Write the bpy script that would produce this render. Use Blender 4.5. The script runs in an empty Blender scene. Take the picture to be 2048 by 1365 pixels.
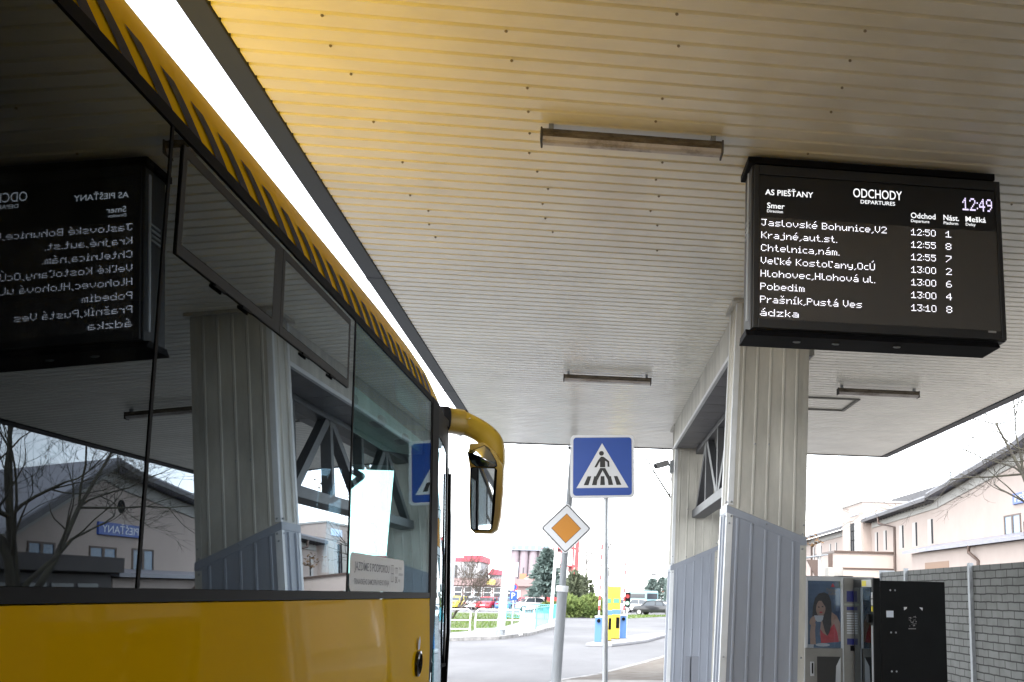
import bpy, bmesh, math, random
from mathutils import Vector, Matrix
random.seed(7)
sc = bpy.context.scene
col = sc.collection
R = math.radians
# ------------------------------------------------------------------ camera
EYE = 1.85
cam_d = bpy.data.cameras.new("camera"); cam = bpy.data.objects.new("camera", cam_d); col.objects.link(cam)
_rt = ((0.99175134, 0.0464252, 0.11947376), (-0.12677371, 0.2177411, 0.96773821), (0.01891309, -0.9749018, 0.22183052))
_m = Matrix(((_rt[0][0], -_rt[0][1], -_rt[0][2], 0), (_rt[1][0], -_rt[1][1], -_rt[1][2], 0),
             (_rt[2][0], -_rt[2][1], -_rt[2][2], EYE), (0, 0, 0, 1)))
cam.matrix_world = _m
cam_d.sensor_width = 36.0
cam_d.lens = 36.0 * 2000 / 2048
cam_d.shift_x = -406 / 2048
cam_d.shift_y = 57.5 / 2048
cam_d.clip_start = 0.05
cam_d.clip_end = 3000
sc.camera = cam
# ------------------------------------------------------------------ light
SUN_EL, SUN_AZ = 50, -160          # degrees; azimuth measured from +Y towards +X
world = bpy.data.worlds.new("World"); sc.world = world; world.use_nodes = True
wn = world.node_tree; wn.nodes.clear()
_o = wn.nodes.new("ShaderNodeOutputWorld"); _b = wn.nodes.new("ShaderNodeBackground")
_s = wn.nodes.new("ShaderNodeTexSky"); _h = wn.nodes.new("ShaderNodeHueSaturation")
_s.sky_type = 'NISHITA'; _s.sun_disc = False
_s.sun_elevation = R(SUN_EL); _s.sun_rotation = R(SUN_AZ)
_s.dust_density = 1.0; _s.ozone_density = 1.0
_h.inputs['Saturation'].default_value = 0.22
wn.links.new(_s.outputs[0], _h.inputs['Color']); wn.links.new(_h.outputs[0], _b.inputs[0]); wn.links.new(_b.outputs[0], _o.inputs[0])
_b.inputs[1].default_value = 0.15
sun_d = bpy.data.lights.new("sun", 'SUN'); sun = bpy.data.objects.new("sun", sun_d); col.objects.link(sun)
sun_d.energy = 0.6; sun_d.angle = R(25); sun_d.color = (1.0, 0.96, 0.9)
_az, _el = R(SUN_AZ), R(SUN_EL)
_dir = Vector((math.sin(_az) * math.cos(_el), math.cos(_az) * math.cos(_el), math.sin(_el)))
sun.rotation_euler = _dir.to_track_quat('Z', 'Y').to_euler()
sc.view_settings.view_transform = 'Standard'; sc.view_settings.look = 'None'
sc.view_settings.gamma = 1.0; sc.view_settings.use_curve_mapping = False
EXPO = 2.8
sc.view_settings.exposure = EXPO
sc.render.engine = 'CYCLES'
cy = sc.cycles
cy.max_bounces = 10; cy.diffuse_bounces = 5; cy.glossy_bounces = 5; cy.transmission_bounces = 6; cy.transparent_max_bounces = 16
cy.use_denoising = True
cy.sample_clamp_indirect = 8.0
cy.caustics_reflective = False; cy.caustics_refractive = False

# ------------------------------------------------------------------ materials
_mats = {}
def N(nt, t, **kw):
    n = nt.nodes.new(t)
    for k, v in kw.items(): setattr(n, k, v)
    return n
def mat(name, c, rough=0.6, metal=0.0, var=0.0, vscale=3.0, bump=0.0, bscale=60.0, c2=None, stretch=(1, 1, 1), coat=0.0, coat_ior=1.5, spec=0.5, cut=(0.35, 0.65)):
    if name in _mats: return _mats[name]
    m = bpy.data.materials.new(name); m.use_nodes = True; nt = m.node_tree
    p = nt.nodes['Principled BSDF']
    p.inputs['Base Color'].default_value = (*c, 1); p.inputs['Roughness'].default_value = rough; p.inputs['Metallic'].default_value = metal
    p.inputs['Coat Weight'].default_value = coat; p.inputs['Coat Roughness'].default_value = 0.03; p.inputs['Coat IOR'].default_value = coat_ior
    p.inputs['Specular IOR Level'].default_value = spec
    if var or bump or c2:
        tc = N(nt, 'ShaderNodeTexCoord'); mp = N(nt, 'ShaderNodeMapping'); mp.inputs['Scale'].default_value = stretch
        nt.links.new(tc.outputs['Object'], mp.inputs[0])
    if var or c2:
        no = N(nt, 'ShaderNodeTexNoise'); no.inputs['Scale'].default_value = vscale; no.inputs['Detail'].default_value = 7; no.inputs['Roughness'].default_value = 0.62
        nt.links.new(mp.outputs[0], no.inputs['Vector'])
        rp = N(nt, 'ShaderNodeValToRGB'); rp.color_ramp.elements[0].position = cut[0]; rp.color_ramp.elements[1].position = cut[1]
        d = c2 if c2 else tuple(x * (1 - var) for x in c)
        rp.color_ramp.elements[0].color = (*d, 1); rp.color_ramp.elements[1].color = (*[min(1, x * (1 + var * 0.4)) for x in c], 1) if not c2 else (*c, 1)
        nt.links.new(no.outputs['Fac'], rp.inputs[0]); nt.links.new(rp.outputs[0], p.inputs['Base Color'])
    if bump:
        n2 = N(nt, 'ShaderNodeTexNoise'); n2.inputs['Scale'].default_value = bscale; n2.inputs['Detail'].default_value = 4
        nt.links.new(mp.outputs[0], n2.inputs['Vector'])
        b = N(nt, 'ShaderNodeBump'); b.inputs['Strength'].default_value = bump; b.inputs['Distance'].default_value = 0.02
        nt.links.new(n2.outputs['Fac'], b.inputs['Height']); nt.links.new(b.outputs[0], p.inputs['Normal'])
    _mats[name] = m; return m
def glow(name, c, s):
    if name in _mats: return _mats[name]
    m = bpy.data.materials.new(name); m.use_nodes = True; p = m.node_tree.nodes['Principled BSDF']
    p.inputs['Base Color'].default_value = (0.3, 0.3, 0.3, 1); p.inputs['Emission Color'].default_value = (*c, 1); p.inputs['Emission Strength'].default_value = s
    _mats[name] = m; return m
def glass(name, tint, f0=0.05, rough=0.0, wave=0.0, refl=1.0):
    """tinted window pane: transparent body with a Schlick mirror on both faces"""
    if name in _mats: return _mats[name]
    m = bpy.data.materials.new(name); m.use_nodes = True; nt = m.node_tree; nt.nodes.clear()
    out = N(nt, 'ShaderNodeOutputMaterial'); mx = N(nt, 'ShaderNodeMixShader'); tr = N(nt, 'ShaderNodeBsdfTransparent'); gl = N(nt, 'ShaderNodeBsdfGlossy')
    tr.inputs[0].default_value = (*tint, 1); gl.inputs['Roughness'].default_value = rough; gl.inputs['Color'].default_value = (0.82, 0.92, 1.0, 1)
    ge = N(nt, 'ShaderNodeNewGeometry'); dt = N(nt, 'ShaderNodeVectorMath', operation='DOT_PRODUCT')
    nt.links.new(ge.outputs['Normal'], dt.inputs[0]); nt.links.new(ge.outputs['Incoming'], dt.inputs[1])
    ab = N(nt, 'ShaderNodeMath', operation='ABSOLUTE'); nt.links.new(dt.outputs['Value'], ab.inputs[0])
    s1 = N(nt, 'ShaderNodeMath', operation='SUBTRACT'); s1.inputs[0].default_value = 1; nt.links.new(ab.outputs[0], s1.inputs[1])
    pw = N(nt, 'ShaderNodeMath', operation='POWER'); nt.links.new(s1.outputs[0], pw.inputs[0]); pw.inputs[1].default_value = 5
    ma = N(nt, 'ShaderNodeMath', operation='MULTIPLY_ADD'); nt.links.new(pw.outputs[0], ma.inputs[0]); ma.inputs[1].default_value = 1 - f0; ma.inputs[2].default_value = f0
    mk = N(nt, 'ShaderNodeMath', operation='MULTIPLY'); mk.inputs[1].default_value = refl; nt.links.new(ma.outputs[0], mk.inputs[0]); nt.links.new(mk.outputs[0], mx.inputs[0]); nt.links.new(tr.outputs[0], mx.inputs[1]); nt.links.new(gl.outputs[0], mx.inputs[2]); nt.links.new(mx.outputs[0], out.inputs[0])
    if wave:
        df = N(nt, 'ShaderNodeBsdfDiffuse'); df.inputs[0].default_value = (.30, .28, .25, 1); m2 = N(nt, 'ShaderNodeMixShader'); t2 = N(nt, 'ShaderNodeTexCoord'); mp = N(nt, 'ShaderNodeMapping'); mp.inputs['Scale'].default_value = (1, 2.5, .9)
        n3 = N(nt, 'ShaderNodeTexNoise'); n3.inputs['Scale'].default_value = 2.5; n3.inputs['Detail'].default_value = 8; n3.inputs['Roughness'].default_value = .7; nt.links.new(t2.outputs['Object'], mp.inputs[0]); nt.links.new(mp.outputs[0], n3.inputs['Vector'])
        r3 = N(nt, 'ShaderNodeMapRange'); r3.inputs['From Min'].default_value = .45; r3.inputs['From Max'].default_value = .8; r3.inputs['To Max'].default_value = .05; nt.links.new(n3.outputs['Fac'], r3.inputs['Value'])
        nt.links.new(r3.outputs[0], m2.inputs[0]); nt.links.new(mx.outputs[0], m2.inputs[1]); nt.links.new(df.outputs[0], m2.inputs[2]); nt.links.new(m2.outputs[0], out.inputs[0])
        tc = N(nt, 'ShaderNodeTexCoord'); no = N(nt, 'ShaderNodeTexNoise'); no.inputs['Scale'].default_value = 1.3; no.inputs['Detail'].default_value = 0
        nt.links.new(tc.outputs['Object'], no.inputs['Vector']); b = N(nt, 'ShaderNodeBump'); b.inputs['Strength'].default_value = wave; b.inputs['Distance'].default_value = 0.01
        nt.links.new(no.outputs['Fac'], b.inputs['Height']); nt.links.new(b.outputs[0], gl.inputs['Normal'])
    _mats[name] = m; return m
def brick_mat(name, c1, c2, mortar, w, h, joint, rough=0.8):
    if name in _mats: return _mats[name]
    m = bpy.data.materials.new(name); m.use_nodes = True; nt = m.node_tree; p = nt.nodes['Principled BSDF']; p.inputs['Roughness'].default_value = rough
    tc = N(nt, 'ShaderNodeTexCoord'); sp = N(nt, 'ShaderNodeSeparateXYZ'); cb = N(nt, 'ShaderNodeCombineXYZ'); br = N(nt, 'ShaderNodeTexBrick')
    ad = N(nt, 'ShaderNodeMath', operation='ADD')
    nt.links.new(tc.outputs['Object'], sp.inputs[0]); nt.links.new(sp.outputs['Y'], ad.inputs[0]); nt.links.new(sp.outputs['X'], ad.inputs[1])
    nt.links.new(ad.outputs[0], cb.inputs['X']); nt.links.new(sp.outputs['Z'], cb.inputs['Y'])
    no = N(nt, 'ShaderNodeTexNoise'); no.inputs['Scale'].default_value = 3.5; no.inputs['Detail'].default_value = 6
    nt.links.new(tc.outputs['Object'], no.inputs['Vector'])
    va = N(nt, 'ShaderNodeVectorMath', operation='MULTIPLY_ADD'); va.inputs[1].default_value = (0.03, 0.03, 0)
    nt.links.new(no.outputs['Color'], va.inputs[0]); nt.links.new(cb.outputs[0], va.inputs[2])
    nt.links.new(va.outputs[0], br.inputs['Vector'])
    br.inputs['Color1'].default_value = (*c1, 1); br.inputs['Color2'].default_value = (*c2, 1); br.inputs['Mortar'].default_value = (*mortar, 1)
    br.inputs['Scale'].default_value = 1; br.inputs['Brick Width'].default_value = w; br.inputs['Row Height'].default_value = h
    br.inputs['Mortar Size'].default_value = joint; br.inputs['Mortar Smooth'].default_value = 0.2; br.inputs['Bias'].default_value = 0
    mx = N(nt, 'ShaderNodeMixRGB', blend_type='MULTIPLY'); mx.inputs[0].default_value = 0.55
    rp = N(nt, 'ShaderNodeValToRGB'); rp.color_ramp.elements[0].position = 0.3; rp.color_ramp.elements[0].color = (0.55, 0.54, 0.52, 1); rp.color_ramp.elements[1].position = 0.6
    nt.links.new(no.outputs['Fac'], rp.inputs[0]); nt.links.new(br.outputs['Color'], mx.inputs[1]); nt.links.new(rp.outputs[0], mx.inputs[2])
    nt.links.new(mx.outputs[0], p.inputs['Base Color'])
    bp = N(nt, 'ShaderNodeBump'); bp.inputs['Strength'].default_value = 0.7; bp.inputs['Distance'].default_value = 0.01; bp.invert = True
    nt.links.new(br.outputs['Fac'], bp.inputs['Height']); nt.links.new(bp.outputs[0], p.inputs['Normal'])
    _mats[name] = m; return m

BLACK = mat('black_rubber', (0.007, 0.007, 0.008), 0.55, spec=0.04)
BLACKG = mat('black_gloss', (0.01, 0.01, 0.012), 0.12)
YEL = mat('bus_yellow_paint', (0.79, 0.465, 0.004), 0.5, coat=0.42, spec=0.0, coat_ior=1.12, var=0.04, vscale=1.1)
_nt = YEL.node_tree; _n = N(_nt, 'ShaderNodeTexNoise'); _n.inputs['Scale'].default_value = 2.2; _n.inputs['Detail'].default_value = 1
_tc = N(_nt, 'ShaderNodeTexCoord'); _nt.links.new(_tc.outputs['Object'], _n.inputs['Vector'])
_bp = N(_nt, 'ShaderNodeBump'); _bp.inputs['Strength'].default_value = .10; _bp.inputs['Distance'].default_value = .02
_nt.links.new(_n.outputs['Fac'], _bp.inputs['Height']); _nt.links.new(_bp.outputs[0], _nt.nodes['Principled BSDF'].inputs['Coat Normal'])
STRIPE = mat('bus_stripe_grey', (0.035, 0.032, 0.04), 0.5, spec=.1)
CEIL = mat('soffit_cream_sheet', (0.82, 0.81, 0.745), 0.24, var=0.11, vscale=1.0, stretch=(0.9, 1.3, 1), spec=0.7, bump=.25, bscale=2.5)
FASC = mat('fascia_dark_grey', (0.026, 0.032, 0.044), 0.5, var=0.15, vscale=1.2, spec=.25)
CREAM = mat('column_cream_sheet', (0.475, 0.465, 0.425), 0.45, var=0.30, vscale=1.6, stretch=(2, 2, .5))
GREYC = mat('column_grey_cladding', (0.26, 0.285, 0.335), 0.45, var=0.12, vscale=1.5, stretch=(2, 2, .5))
TRIM = mat('corner_trim_light', (0.62, 0.64, 0.66), 0.4, var=0.1)
TRUSS = mat('truss_dark_paint', (0.065, 0.068, 0.075), 0.5, var=0.2, vscale=4)
STEEL = mat('galvanised_steel', (0.50, 0.53, 0.56), 0.42, metal=0.55, var=0.2, vscale=14, stretch=(1, 1, .25))
STEELP = mat('grey_post_paint', (0.20, 0.215, 0.23), 0.55, var=0.15, vscale=6, stretch=(1, 1, .25))
STEELD = mat('dull_steel', (0.28, 0.30, 0.32), 0.5, metal=0.4, var=0.2, vscale=8)
WHITE = mat('white_paint', (0.78, 0.79, 0.80), 0.5, var=0.06)
ASPH = mat('asphalt', (0.155, 0.155, 0.16), 0.85, c2=(0.095, 0.095, 0.10), vscale=0.22, stretch=(1, .45, 1), bump=0.25, bscale=90)
PLAT = mat('platform_concrete', (0.36, 0.345, 0.325), 0.9, c2=(0.22, 0.20, 0.18), vscale=1.3, bump=0.4, bscale=30)
PAVE = mat('pavement_grey', (0.26, 0.26, 0.27), 0.9, var=0.15, vscale=1.2, bump=0.2, bscale=60)
KERB = mat('kerb_stone', (0.30, 0.29, 0.28), 0.9, var=0.4, vscale=3, bump=0.4, bscale=20)
PINK = mat('pink_render', (0.385, 0.32, 0.285), 0.9, var=0.05, vscale=0.6)
PINKL = mat('pale_cornice_render', (0.36, 0.35, 0.33), 0.9, var=0.05, vscale=0.6)
ROOF = mat('dark_roof_tile', (0.07, 0.068, 0.075), 0.6, var=0.2, vscale=2)
DARKGL = mat('dark_window_glass', (0.03, 0.035, 0.045), 0.08)
BROWN = mat('brown_metal', (0.07, 0.045, 0.035), 0.5)
RED = mat('red_paint', (0.50, 0.045, 0.05), 0.5, var=0.1)
BARK = mat('tree_bark', (0.030, 0.025, 0.022), 0.9, c2=(0.05, 0.047, 0.03), vscale=8, bump=0.5, bscale=40)
BLUE = mat('sign_blue', (0.012, 0.06, 0.30), 0.35, var=0.04)
SIGNW = mat('sign_white', (0.60, 0.61, 0.63), 0.4)
SIGNK = mat('sign_black', (0.012, 0.012, 0.014), 0.4)
ORANGE = mat('sign_orange', (0.46, 0.18, 0.010), 0.4)

# ------------------------------------------------------------------ mesh helpers
class MB:
    def __init__(s): s.bm = bmesh.new(); s.mi = 0
    def _f(s, vs):
        try: f = s.bm.faces.new(vs); f.material_index = s.mi; return f
        except ValueError: return None
    def hexa(s, P):
        v = [s.bm.verts.new(p) for p in P]
        for q in ((3, 2, 1, 0), (4, 5, 6, 7), (0, 1, 5, 4), (1, 2, 6, 5), (2, 3, 7, 6), (3, 0, 4, 7)): s._f([v[i] for i in q])
        return s
    def box(s, x0, y0, z0, x1, y1, z1):
        return s.hexa([(x0, y0, z0), (x1, y0, z0), (x1, y1, z0), (x0, y1, z0), (x0, y0, z1), (x1, y0, z1), (x1, y1, z1), (x0, y1, z1)])
    def poly(s, pts):
        s._f([s.bm.verts.new(p) for p in pts]); return s
    def prism(s, pts, ext):
        e = Vector(ext); a = [s.bm.verts.new(p) for p in pts]; b = [s.bm.verts.new(Vector(p) + e) for p in pts]
        s._f(a[::-1]); s._f(b); n = len(a)
        for i in range(n): s._f([a[i], a[(i + 1) % n], b[(i + 1) % n], b[i]])
        return s
    def loft(s, rings, cap=True, closed=True):
        vs = [[s.bm.verts.new(p) for p in r] for r in rings]; n = len(vs[0])
        for a, b in zip(vs, vs[1:]):
            for i in range(n if closed else n - 1): s._f([a[i], a[(i + 1) % n], b[(i + 1) % n], b[i]])
        if cap and closed: s._f(vs[0][::-1]); s._f(vs[-1])
        return s
    def tube(s, pts, rad, seg=8, cap=True):
        pts = [Vector(p) for p in pts]; rad = rad if isinstance(rad, (list, tuple)) else [rad] * len(pts)
        rings = []; ref = None
        for i, p in enumerate(pts):
            d = (pts[min(i + 1, len(pts) - 1)] - pts[max(i - 1, 0)]).normalized()
            if ref is None or abs(ref.dot(d)) > 0.95: ref = Vector((0, 0, 1)) if abs(d.z) < 0.9 else Vector((1, 0, 0))
            a = d.cross(ref).normalized(); b = d.cross(a).normalized()
            rings.append([p + (a * math.cos(t) + b * math.sin(t)) * rad[i] for t in [2 * math.pi * k / seg for k in range(seg)]])
        return s.loft(rings, cap)
    def beam(s, p0, p1, w, h, up=(0, 0, 1)):
        p0, p1 = Vector(p0), Vector(p1); d = (p1 - p0).normalized(); u = Vector(up)
        a = d.cross(u).normalized() * w / 2; b = a.cross(d).normalized() * h / 2
        return s.hexa([p0 - a - b, p0 + a - b, p1 + a - b, p1 - a - b, p0 - a + b, p0 + a + b, p1 + a + b, p1 - a + b])
    def disc(s, c, r, nrm=(0, -1, 0), seg=16, th=0.002):
        n = Vector(nrm).normalized(); return s.tube([Vector(c), Vector(c) + n * th], r, seg)
    def ball(s, c, r, sub=1, sc_=(1, 1, 1)):
        g = bmesh.ops.create_icosphere(s.bm, subdivisions=sub, radius=1)
        for v in g['verts']: v.co = Vector(c) + Vector((v.co.x * r * sc_[0], v.co.y * r * sc_[1], v.co.z * r * sc_[2]))
        for v in g['verts']:
            for f in v.link_faces: f.material_index = s.mi
        return s
    def build(s, name, m, parent=None, local=False, bevel=0.0, smooth=False, recalc=True):
        bm = s.bm
        if recalc: bmesh.ops.recalc_face_normals(bm, faces=bm.faces)
        if bevel:
            es = [e for e in bm.edges if len(e.link_faces) == 2 and e.calc_face_angle(0) > 0.5]
            bmesh.ops.bevel(bm, geom=es, offset=bevel, segments=2, affect='EDGES', profile=0.5, clamp_overlap=True)
        me = bpy.data.meshes.new(name)
        if parent is not None and not local:
            l = wl(parent)
            for v in bm.verts: v.co -= l
        bm.to_mesh(me); bm.free()
        for x in (m if isinstance(m, (list, tuple)) else [m]): me.materials.append(x)
        if smooth:
            for p in me.polygons: p.use_smooth = True
            try: me.set_sharp_from_angle(angle=R(40))
            except Exception: pass
        o = bpy.data.objects.new(name, me); col.objects.link(o)
        if parent is not None: o.parent = parent
        return o
def wl(o):
    v = Vector((0, 0, 0))
    while o is not None: v += o.location; o = o.parent
    return v
def tag(o, label, cat, group=None):
    o['label'] = label; o['category'] = cat
    if group: o['group'] = group
    return o
def thing(name, label, cat, loc=(0, 0, 0), group=None, rotz=0):
    o = bpy.data.objects.new(name, None); o.empty_display_size = 0.1; col.objects.link(o); o.location = loc; o.rotation_euler = (0, 0, rotz)
    return tag(o, label, cat, group)
def solo(mb, name, m, label, cat, loc, group=None, **kw):
    """a thing that is one mesh, origin at its base"""
    for v in mb.bm.verts: v.co -= Vector(loc)
    o = mb.build(name, m, **kw); o.location = loc; return tag(o, label, cat, group)
def struct(o, kind='structure'): o['kind'] = kind; return o
def copy_tree(o, parent=None):
    c = o.copy(); col.objects.link(c)
    if parent is not None: c.parent = parent
    for ch in [x for x in bpy.data.objects if x.parent == o]: copy_tree(ch, c)
    return c
bpy_font = None
def text_bm(mb, txt, size, fn, width=None, align='LEFT', bold=0.0):
    """lettering as faces; fn maps (x, y) on the sign to a world point"""
    cu = bpy.data.curves.new('t', 'FONT'); cu.body = txt; cu.size = size; cu.align_x = 'LEFT'; cu.offset = bold * .12; cu.resolution_u = 3
    o = bpy.data.objects.new('t', cu); col.objects.link(o)
    dg = bpy.context.evaluated_depsgraph_get(); dg.update(); me = bpy.data.meshes.new_from_object(o.evaluated_get(dg))
    if len(me.vertices):
        xs = [v.co.x for v in me.vertices]; x0, x1 = min(xs), max(xs); k = (width / (x1 - x0)) if width else 1
        off = {'LEFT': 0, 'CENTER': -(x1 - x0) * k / 2, 'RIGHT': -(x1 - x0) * k}[align]
        vs = [mb.bm.verts.new(fn((v.co.x - x0) * k + off, v.co.y)) for v in me.vertices]
        for p in me.polygons: mb._f([vs[i] for i in p.vertices])
    bpy.data.objects.remove(o); bpy.data.curves.remove(cu); bpy.data.meshes.remove(me)
    return mb

# ================================================================== GROUND
struct(MB().poly([(-700, -300, 0), (700, -300, 0), (700, 1200, 0), (-700, 1200, 0)]).build('ground', ASPH, recalc=False))
plat = [(-.8, -32), (-.8, 18.5), (-.55, 21.2), (.33, 23.2), (1.5, 27), (2.46, 30.6), (3.4, 34), (5.4, 38), (10, 40.5), (29, 41), (29, -32)]
struct(MB().prism([(x, y, 0.0) for x, y in plat], (0, 0, .15)).build('platform', PLAT))
struct(MB().poly([(-.35, 21.6, .154), (.48, 23.2, .154), (1.65, 27, .154), (2.6, 30.6, .154), (3.5, 33.9, .154), (5.5, 37.8, .154), (10, 40.3, .154), (28.8, 40.8, .154), (28.8, 21.6, .154)]).build('dirt_verge', mat('dirt_verge', (.15, .135, .115), .95, c2=(.085, .065, .048), vscale=1.6, bump=.5, bscale=14), recalc=False))
mb = MB()
for (a, b) in zip(plat[:9], plat[1:10]):
    d = Vector((b[0] - a[0], b[1] - a[1], 0)); L = d.length; d.normalize(); n = Vector((d.y, -d.x, 0)) * .14; k = max(1, round(L / 1.0))
    for i in range(k):
        p = Vector((*a, 0)) + d * (L * i / k + .006); q = Vector((*a, 0)) + d * (L * (i + 1) / k - .006); j = random.uniform(-.004, .006)
        o_ = Vector((-d.y, d.x, 0)) * .012
        mb.hexa([p + o_, q + o_, q + n, p + n] + [w + Vector((0, 0, .158 + j)) for w in (p + o_, q + o_, q + n, p + n)])
struct(mb.build('platform_kerb', KERB))
pave = [(-60, 38.5), (-12, 40), (-5.23, 40.9), (-3.38, 43.0), (-2.3, 48), (-1.55, 57.3), (-1.35, 70), (-2.4, 95), (-60, 95)]
struct(MB().prism([(x, y, 0) for x, y in pave], (0, 0, .12)).build('pavement', PAVE))
mb = MB()
for a, b in zip(pave[:-2], pave[1:-1]):
    d = Vector((b[0] - a[0], b[1] - a[1], 0)); L = d.length; d.normalize(); k = max(1, round(L / 1.0)); n = Vector((-d.y, d.x, 0)) * .2; o_ = Vector((d.y, -d.x, 0)) * .02
    if L > 20: k = 20
    for i in range(k):
        p = Vector((*a, 0)) + d * (L * i / k + .01); q = Vector((*a, 0)) + d * (L * (i + 1) / k - .01); j = random.uniform(-.01, .012)
        mb.hexa([p + o_, q + o_, q + n, p + n] + [w + Vector((0, 0, .135 + j)) for w in (p + o_, q + o_, q + n, p + n)])
struct(mb.build('pavement_kerb', KERB))
GRASS = mat('grass_soil', (0.055, 0.105, 0.018), 0.95, c2=(0.075, 0.085, 0.025), vscale=1.2)
BLADE = mat('grass_blade', (0.065, 0.125, 0.015), 0.8, c2=(0.11, 0.14, 0.035), vscale=2)
gp = [(-60, 43.5), (-12, 44), (-5.9, 45.6), (-5.0, 49.1), (-4.1, 56.4), (-3.8, 67), (-4.4, 76.7), (-6, 93), (-60, 93)]
mb = MB(); mb.poly([(x, y, .126) for x, y in gp])
mb.mi = 1
def ins(x, y):
    if y < 56.4: lim = -5.9 + (y - 45.6) * (1.8 / 10.8)
    else: lim = -4.1 + .3 * min(1, (y - 56.4) / 10.6) - max(0, (y - 67)) * .06
    return x < lim and y > 45.8
for i in range(5200):
    y = 45.6 + 40 * random.random() ** 1.7; x = -4 - 14 * random.random()
    if not ins(x, y): continue
    h = random.uniform(.06, .2); a = random.random() * 6.28; w = .035
    dx, dy = math.cos(a) * w, math.sin(a) * w; l = random.uniform(-.08, .08)
    mb.poly([(x - dx, y - dy, .12), (x + dx, y + dy, .12), (x + l, y + l * .4, .12 + h)])
struct(mb.build('grass', [GRASS, BLADE], recalc=False), 'stuff')
mb = MB(); mb.poly([(3.0, 83, .02), (7.6, 96, .02), (8.3, 101, .02), (3.5, 101, .02)])
for i in range(500):
    x = random.uniform(3, 8); y = random.uniform(83.5, 101)
    if x - 3.0 > (y - 83) * .35: continue
    h = random.uniform(.08, .2); mb.poly([(x - .05, y, 0.0), (x + .05, y, 0.0), (x + random.uniform(-.08, .08), y, h)])
struct(mb.build('grass_verge', BLADE, recalc=False), 'stuff')
isl = [(.15, 38.4), (1.1, 38.2), (2.6, 42), (4.2, 49.5), (3.6, 50.2), (1.3, 44.5)]
struct(MB().prism([(x, y, 0) for x, y in isl], (0, 0, .12)).build('traffic_island', PAVE, bevel=.03))

# ================================================================== CANOPY
CZ = 4.85; Y0, Y1 = -30.0, 20.6; XL, XR = -2.1, 6.15
canopy = thing('canopy_roof', 'long flat canopy roof with ribbed cream metal soffit above the bus bay', 'canopy', (2, 3, CZ))
mb = MB(); P_ = .155; y = Y0; pr = []
while y < Y1 - P_:
    pr += [(y, CZ), (y + P_ - .038, CZ), (y + P_ - .030, CZ + .021), (y + P_ - .011, CZ + .021)]; y += P_
pr += [(y, CZ), (Y1, CZ)]
mb.loft([[(XL, a, b) for a, b in pr], [(XR, a, b) for a, b in pr]], closed=False)
mb.build('soffit_sheet', CEIL, canopy)
mb = MB()
mb.box(XL - .16, Y0, CZ - .015, XL - .004, Y1 + .1, CZ + .42); mb.box(XR + .004, Y0, CZ - .015, XR + .16, Y1 + .1, CZ + .42)
mb.box(XL - .003, Y1 + .004, CZ - .012, XR + .003, Y1 + .1, CZ + .42)
for yy in (3.4, 9.7, 15.3, 19.1):
    mb.box(XL - .163, yy, CZ - .018, XL - .002, yy + .12, CZ + .425); mb.box(XR + .002, yy + .8, CZ - .018, XR + .163, yy + .9, CZ + .425)
mb.build('fascia', FASC, canopy, bevel=.004)
MB().box(XL - .02, Y0, CZ + .03, XR + .02, Y1 + .02, CZ + .40).build('roof_deck', mat('roof_felt', (.1, .1, .1), .9), canopy)
# access hatch in the soffit
mb = MB(); hx0, hx1, hy0, hy1 = 2.75, 4.05, 14.6, 15.6
for b in ((hx0, hy0, hx1, hy0 + .05), (hx0, hy1 - .05, hx1, hy1), (hx0, hy0 + .051, hx0 + .05, hy1 - .051), (hx1 - .05, hy0 + .051, hx1, hy1 - .051)): mb.box(b[0], b[1], CZ - .02, b[2], b[3], CZ - .002)
mb.build('access_hatch', mat('hatch_frame', (.16, .16, .15), .6), canopy)
SCREW = mat('dirty_screw', (.24, .21, .15), .6)
sb = MB(); sb.tube([(0, 0, 0), (0, 0, -.008)], [.008, .0095], 8); sb.ball((0, 0, -.009), .006, 1)
s0 = None
for k, (px_, ph) in enumerate(((-1.55, 0), (-.55, 0), (.32, 0), (1.35, 0), (3.05, 0), (4.4, 0))):
    for j in range(13):
        yy = Y0 + P_ * (224 + 2 * j) - .018
        if yy < 4.6 or (j > 1 and random.random() < .22): continue
        if s0 is None: o = s0 = sb.build('screw', SCREW, canopy, local=True)
        else: o = s0.copy(); col.objects.link(o); o.parent = canopy
        o.location = Vector((px_ + random.uniform(-.05, .05) + .012 * j, yy + .02, CZ)) - wl(canopy)

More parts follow.
